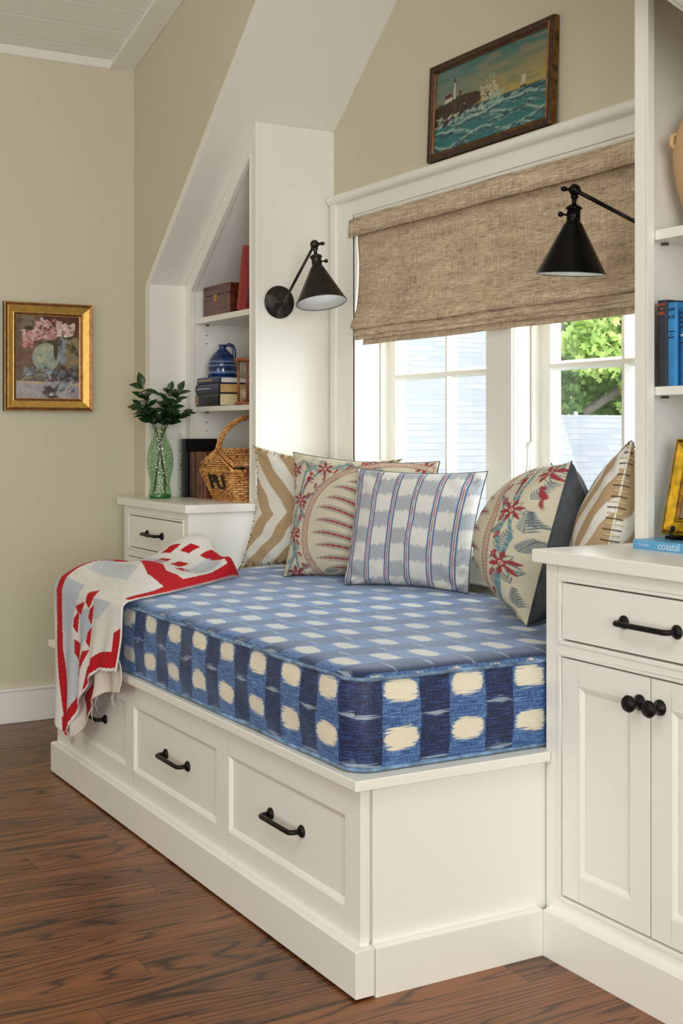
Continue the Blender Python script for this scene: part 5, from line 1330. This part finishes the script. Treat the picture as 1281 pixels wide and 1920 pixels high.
def leaf_mat(name, c0, c1):
    t = NT(name); info = t.coord(); n = t.noise(info, 1.3, 3, .6)
    col = t.ramp(n, [(.35, lin(c0)), (.65, lin(c1))])
    t.fin(col, .6)
    tl = t.n.new('ShaderNodeBsdfTranslucent'); t.l.new(col, tl.inputs[0])
    mx = t.n.new('ShaderNodeMixShader'); mx.inputs[0].default_value = .45
    t.l.new(t.b.outputs[0], mx.inputs[1]); t.l.new(tl.outputs[0], mx.inputs[2]); t.l.new(mx.outputs[0], t.out.inputs[0])
    return t.m
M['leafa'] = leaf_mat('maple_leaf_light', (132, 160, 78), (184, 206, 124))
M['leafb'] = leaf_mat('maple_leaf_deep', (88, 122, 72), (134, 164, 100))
M['bark'] = plain('tree_bark', (104, 98, 94), .9, var=.3, nscale=6)
def foliage(name, mat, parent, centers, radii, count, size, seed):
    r = np.random.default_rng(seed); V = []; F = []
    shp = np.array([(0, 0), (.5, .22), (.32, .5), (.62, .8), (0.1, .78), (0, 1.2), (-.1, .78), (-.62, .8), (-.32, .5), (-.5, .22)]) - [0, .5]
    tot = sum(q ** 2 for q in radii)
    for c, R in zip(centers, radii):
        n = int(count * R * R / tot)
        for _ in range(n):
            d = r.normal(size=3); d /= np.linalg.norm(d); p = np.array(c) + d * R * r.uniform(.45, 1.05) * np.array([1, 1, .8])
            a = r.normal(size=3); a /= np.linalg.norm(a); b = np.cross(a, r.normal(size=3)); b /= np.linalg.norm(b)
            s = size * r.uniform(.6, 1.3); k = len(V)
            for q in shp: V.append(tuple(p + a * q[0] * s + b * q[1] * s))
            F.append(tuple(range(k, k + len(shp))))
    me = bpy.data.meshes.new(name); me.from_pydata(V, [], F); me.materials.append(mat)
    return link(name, me, parent)
def tree(label, base, top, blobs_a, blobs_b, seed, branches, size=.2, na=5000, nb=5000):
    t = thing('maple_tree', label, 'tree', base)
    g = MB(); b = Vector(base); e = Vector(top)
    g.tube([b.lerp(e, k / 6) + Vector((.15 * math.sin(k), .1 * math.cos(k * 2), 0)) for k in range(7)], [.24 - .02 * k for k in range(7)], 12)
    g.build('trunk', M['bark'], t)
    for br in branches:
        MB().tube(br, [.10 - .07 * k / (len(br) - 1) for k in range(len(br))], 10).build('branch', M['bark'], t)
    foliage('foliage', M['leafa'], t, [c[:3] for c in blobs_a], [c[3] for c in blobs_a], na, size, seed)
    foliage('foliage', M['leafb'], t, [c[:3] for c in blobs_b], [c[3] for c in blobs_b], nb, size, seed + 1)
    return t
tree('leafy green maple tree rising behind the shingle roof, seen through the right window', (-20.6, 16.9, -4.0), (-21.0, 17.2, 3.6),
     [(-19.6, 20.0, 3.4, 1.3), (-19.8, 17.4, 3.0, .9), (-19.4, 18.6, 2.7, .8), (-19.6, 21.3, 1.9, 1.0), (-19.3, 21.0, 4.4, 1.0), (-19.2, 18.2, 3.9, 1.1), (-20.2, 22.5, 2.6, 1.6), (-19.8, 19.0, 1.9, .9), (-19.5, 23.5, 4.2, 1.6)],
     [(-22.0, 17.0, 2.6, 1.7), (-22.5, 18.6, 1.7, 1.7), (-22.5, 19, 4.2, 2.2), (-23.0, 22, 3.0, 2.6), (-23, 25, 3.5, 2.6), (-22.0, 16.5, 4.6, 1.9), (-22, 21, 1.2, 1.8), (-22, 24, .6, 2.0)], 5,
     [[(-20.9, 17.8, 1.6), (-20.5, 18.7, 2.2), (-20.4, 19.7, 2.9), (-20.2, 20.8, 3.3)], [(-21, 17.8, 2.4), (-21.2, 16.9, 3.3), (-21, 16.2, 4.4)],
      [(-21, 17.9, 3.2), (-21.3, 19.2, 4.3), (-21.2, 21, 5.2)]], .15, 20000, 26000)

# ------------------------------------------------------------------ light
w = bpy.data.worlds.new('World'); SC.world = w; w.use_nodes = True
bg = w.node_tree.nodes['Background']; bg.inputs[0].default_value = (.93, .97, 1.0, 1); bg.inputs[1].default_value = WORLD
def area(name, loc, target, sx, sy, power, col, spread=PI):
    l = bpy.data.lights.new(name, 'AREA'); l.shape = 'RECTANGLE'; l.size = sx; l.size_y = sy; l.energy = power; l.color = col; l.spread = spread
    o = bpy.data.objects.new(name, l); COL.objects.link(o); o.location = loc
    o.rotation_euler = (Vector(target) - Vector(loc)).to_track_quat('-Z', 'Y').to_euler(); return o
area('window_light_right', (2.95, -.2, 1.5), (-3, 1.0, 1.4), 2.8, 2.2, LR, (.985, .99, 1.0))
area('fill_light_front', (-2.0, -3.0, 1.35), (-3.2, 2.0, 1.5), 3.4, 2.1, LF, (.99, .99, .99))  # added unseen fill from the front wall side; no window is built there
area('fill_light_overhead', (-.8, -.6, 3.55), (-1.2, 0, 0), 1.4, 1.4, LC, (1.0, .96, .92))  # added overhead fill to lift the room, not a known ceiling fixture

# ------------------------------------------------------------------ camera
cam = bpy.data.cameras.new('Camera'); co = bpy.data.objects.new('Camera', cam); COL.objects.link(co)
cam.sensor_fit = 'VERTICAL'; cam.sensor_height = 36; cam.lens = 36 * 2415.6 / 1920
cam.shift_y = -(960 - 811.3) / 1920; cam.clip_start = .05; cam.clip_end = 200
co.location = (0, 0, 1.2); co.rotation_euler = (PI / 2, 0, PI / 2 - .5204)
SC.camera = co
vs = SC.view_settings; vs.view_transform = 'Standard'; vs.look = 'None'; vs.gamma = 1; vs.use_curve_mapping = False; vs.exposure = EXPO
SC.cycles.use_denoising = True; SC.cycles.max_bounces = 10; SC.cycles.diffuse_bounces = 5; SC.cycles.transparent_max_bounces = 16
SC.cycles.sample_clamp_indirect = 6; SC.cycles.caustics_reflective = False; SC.cycles.caustics_refractive = False
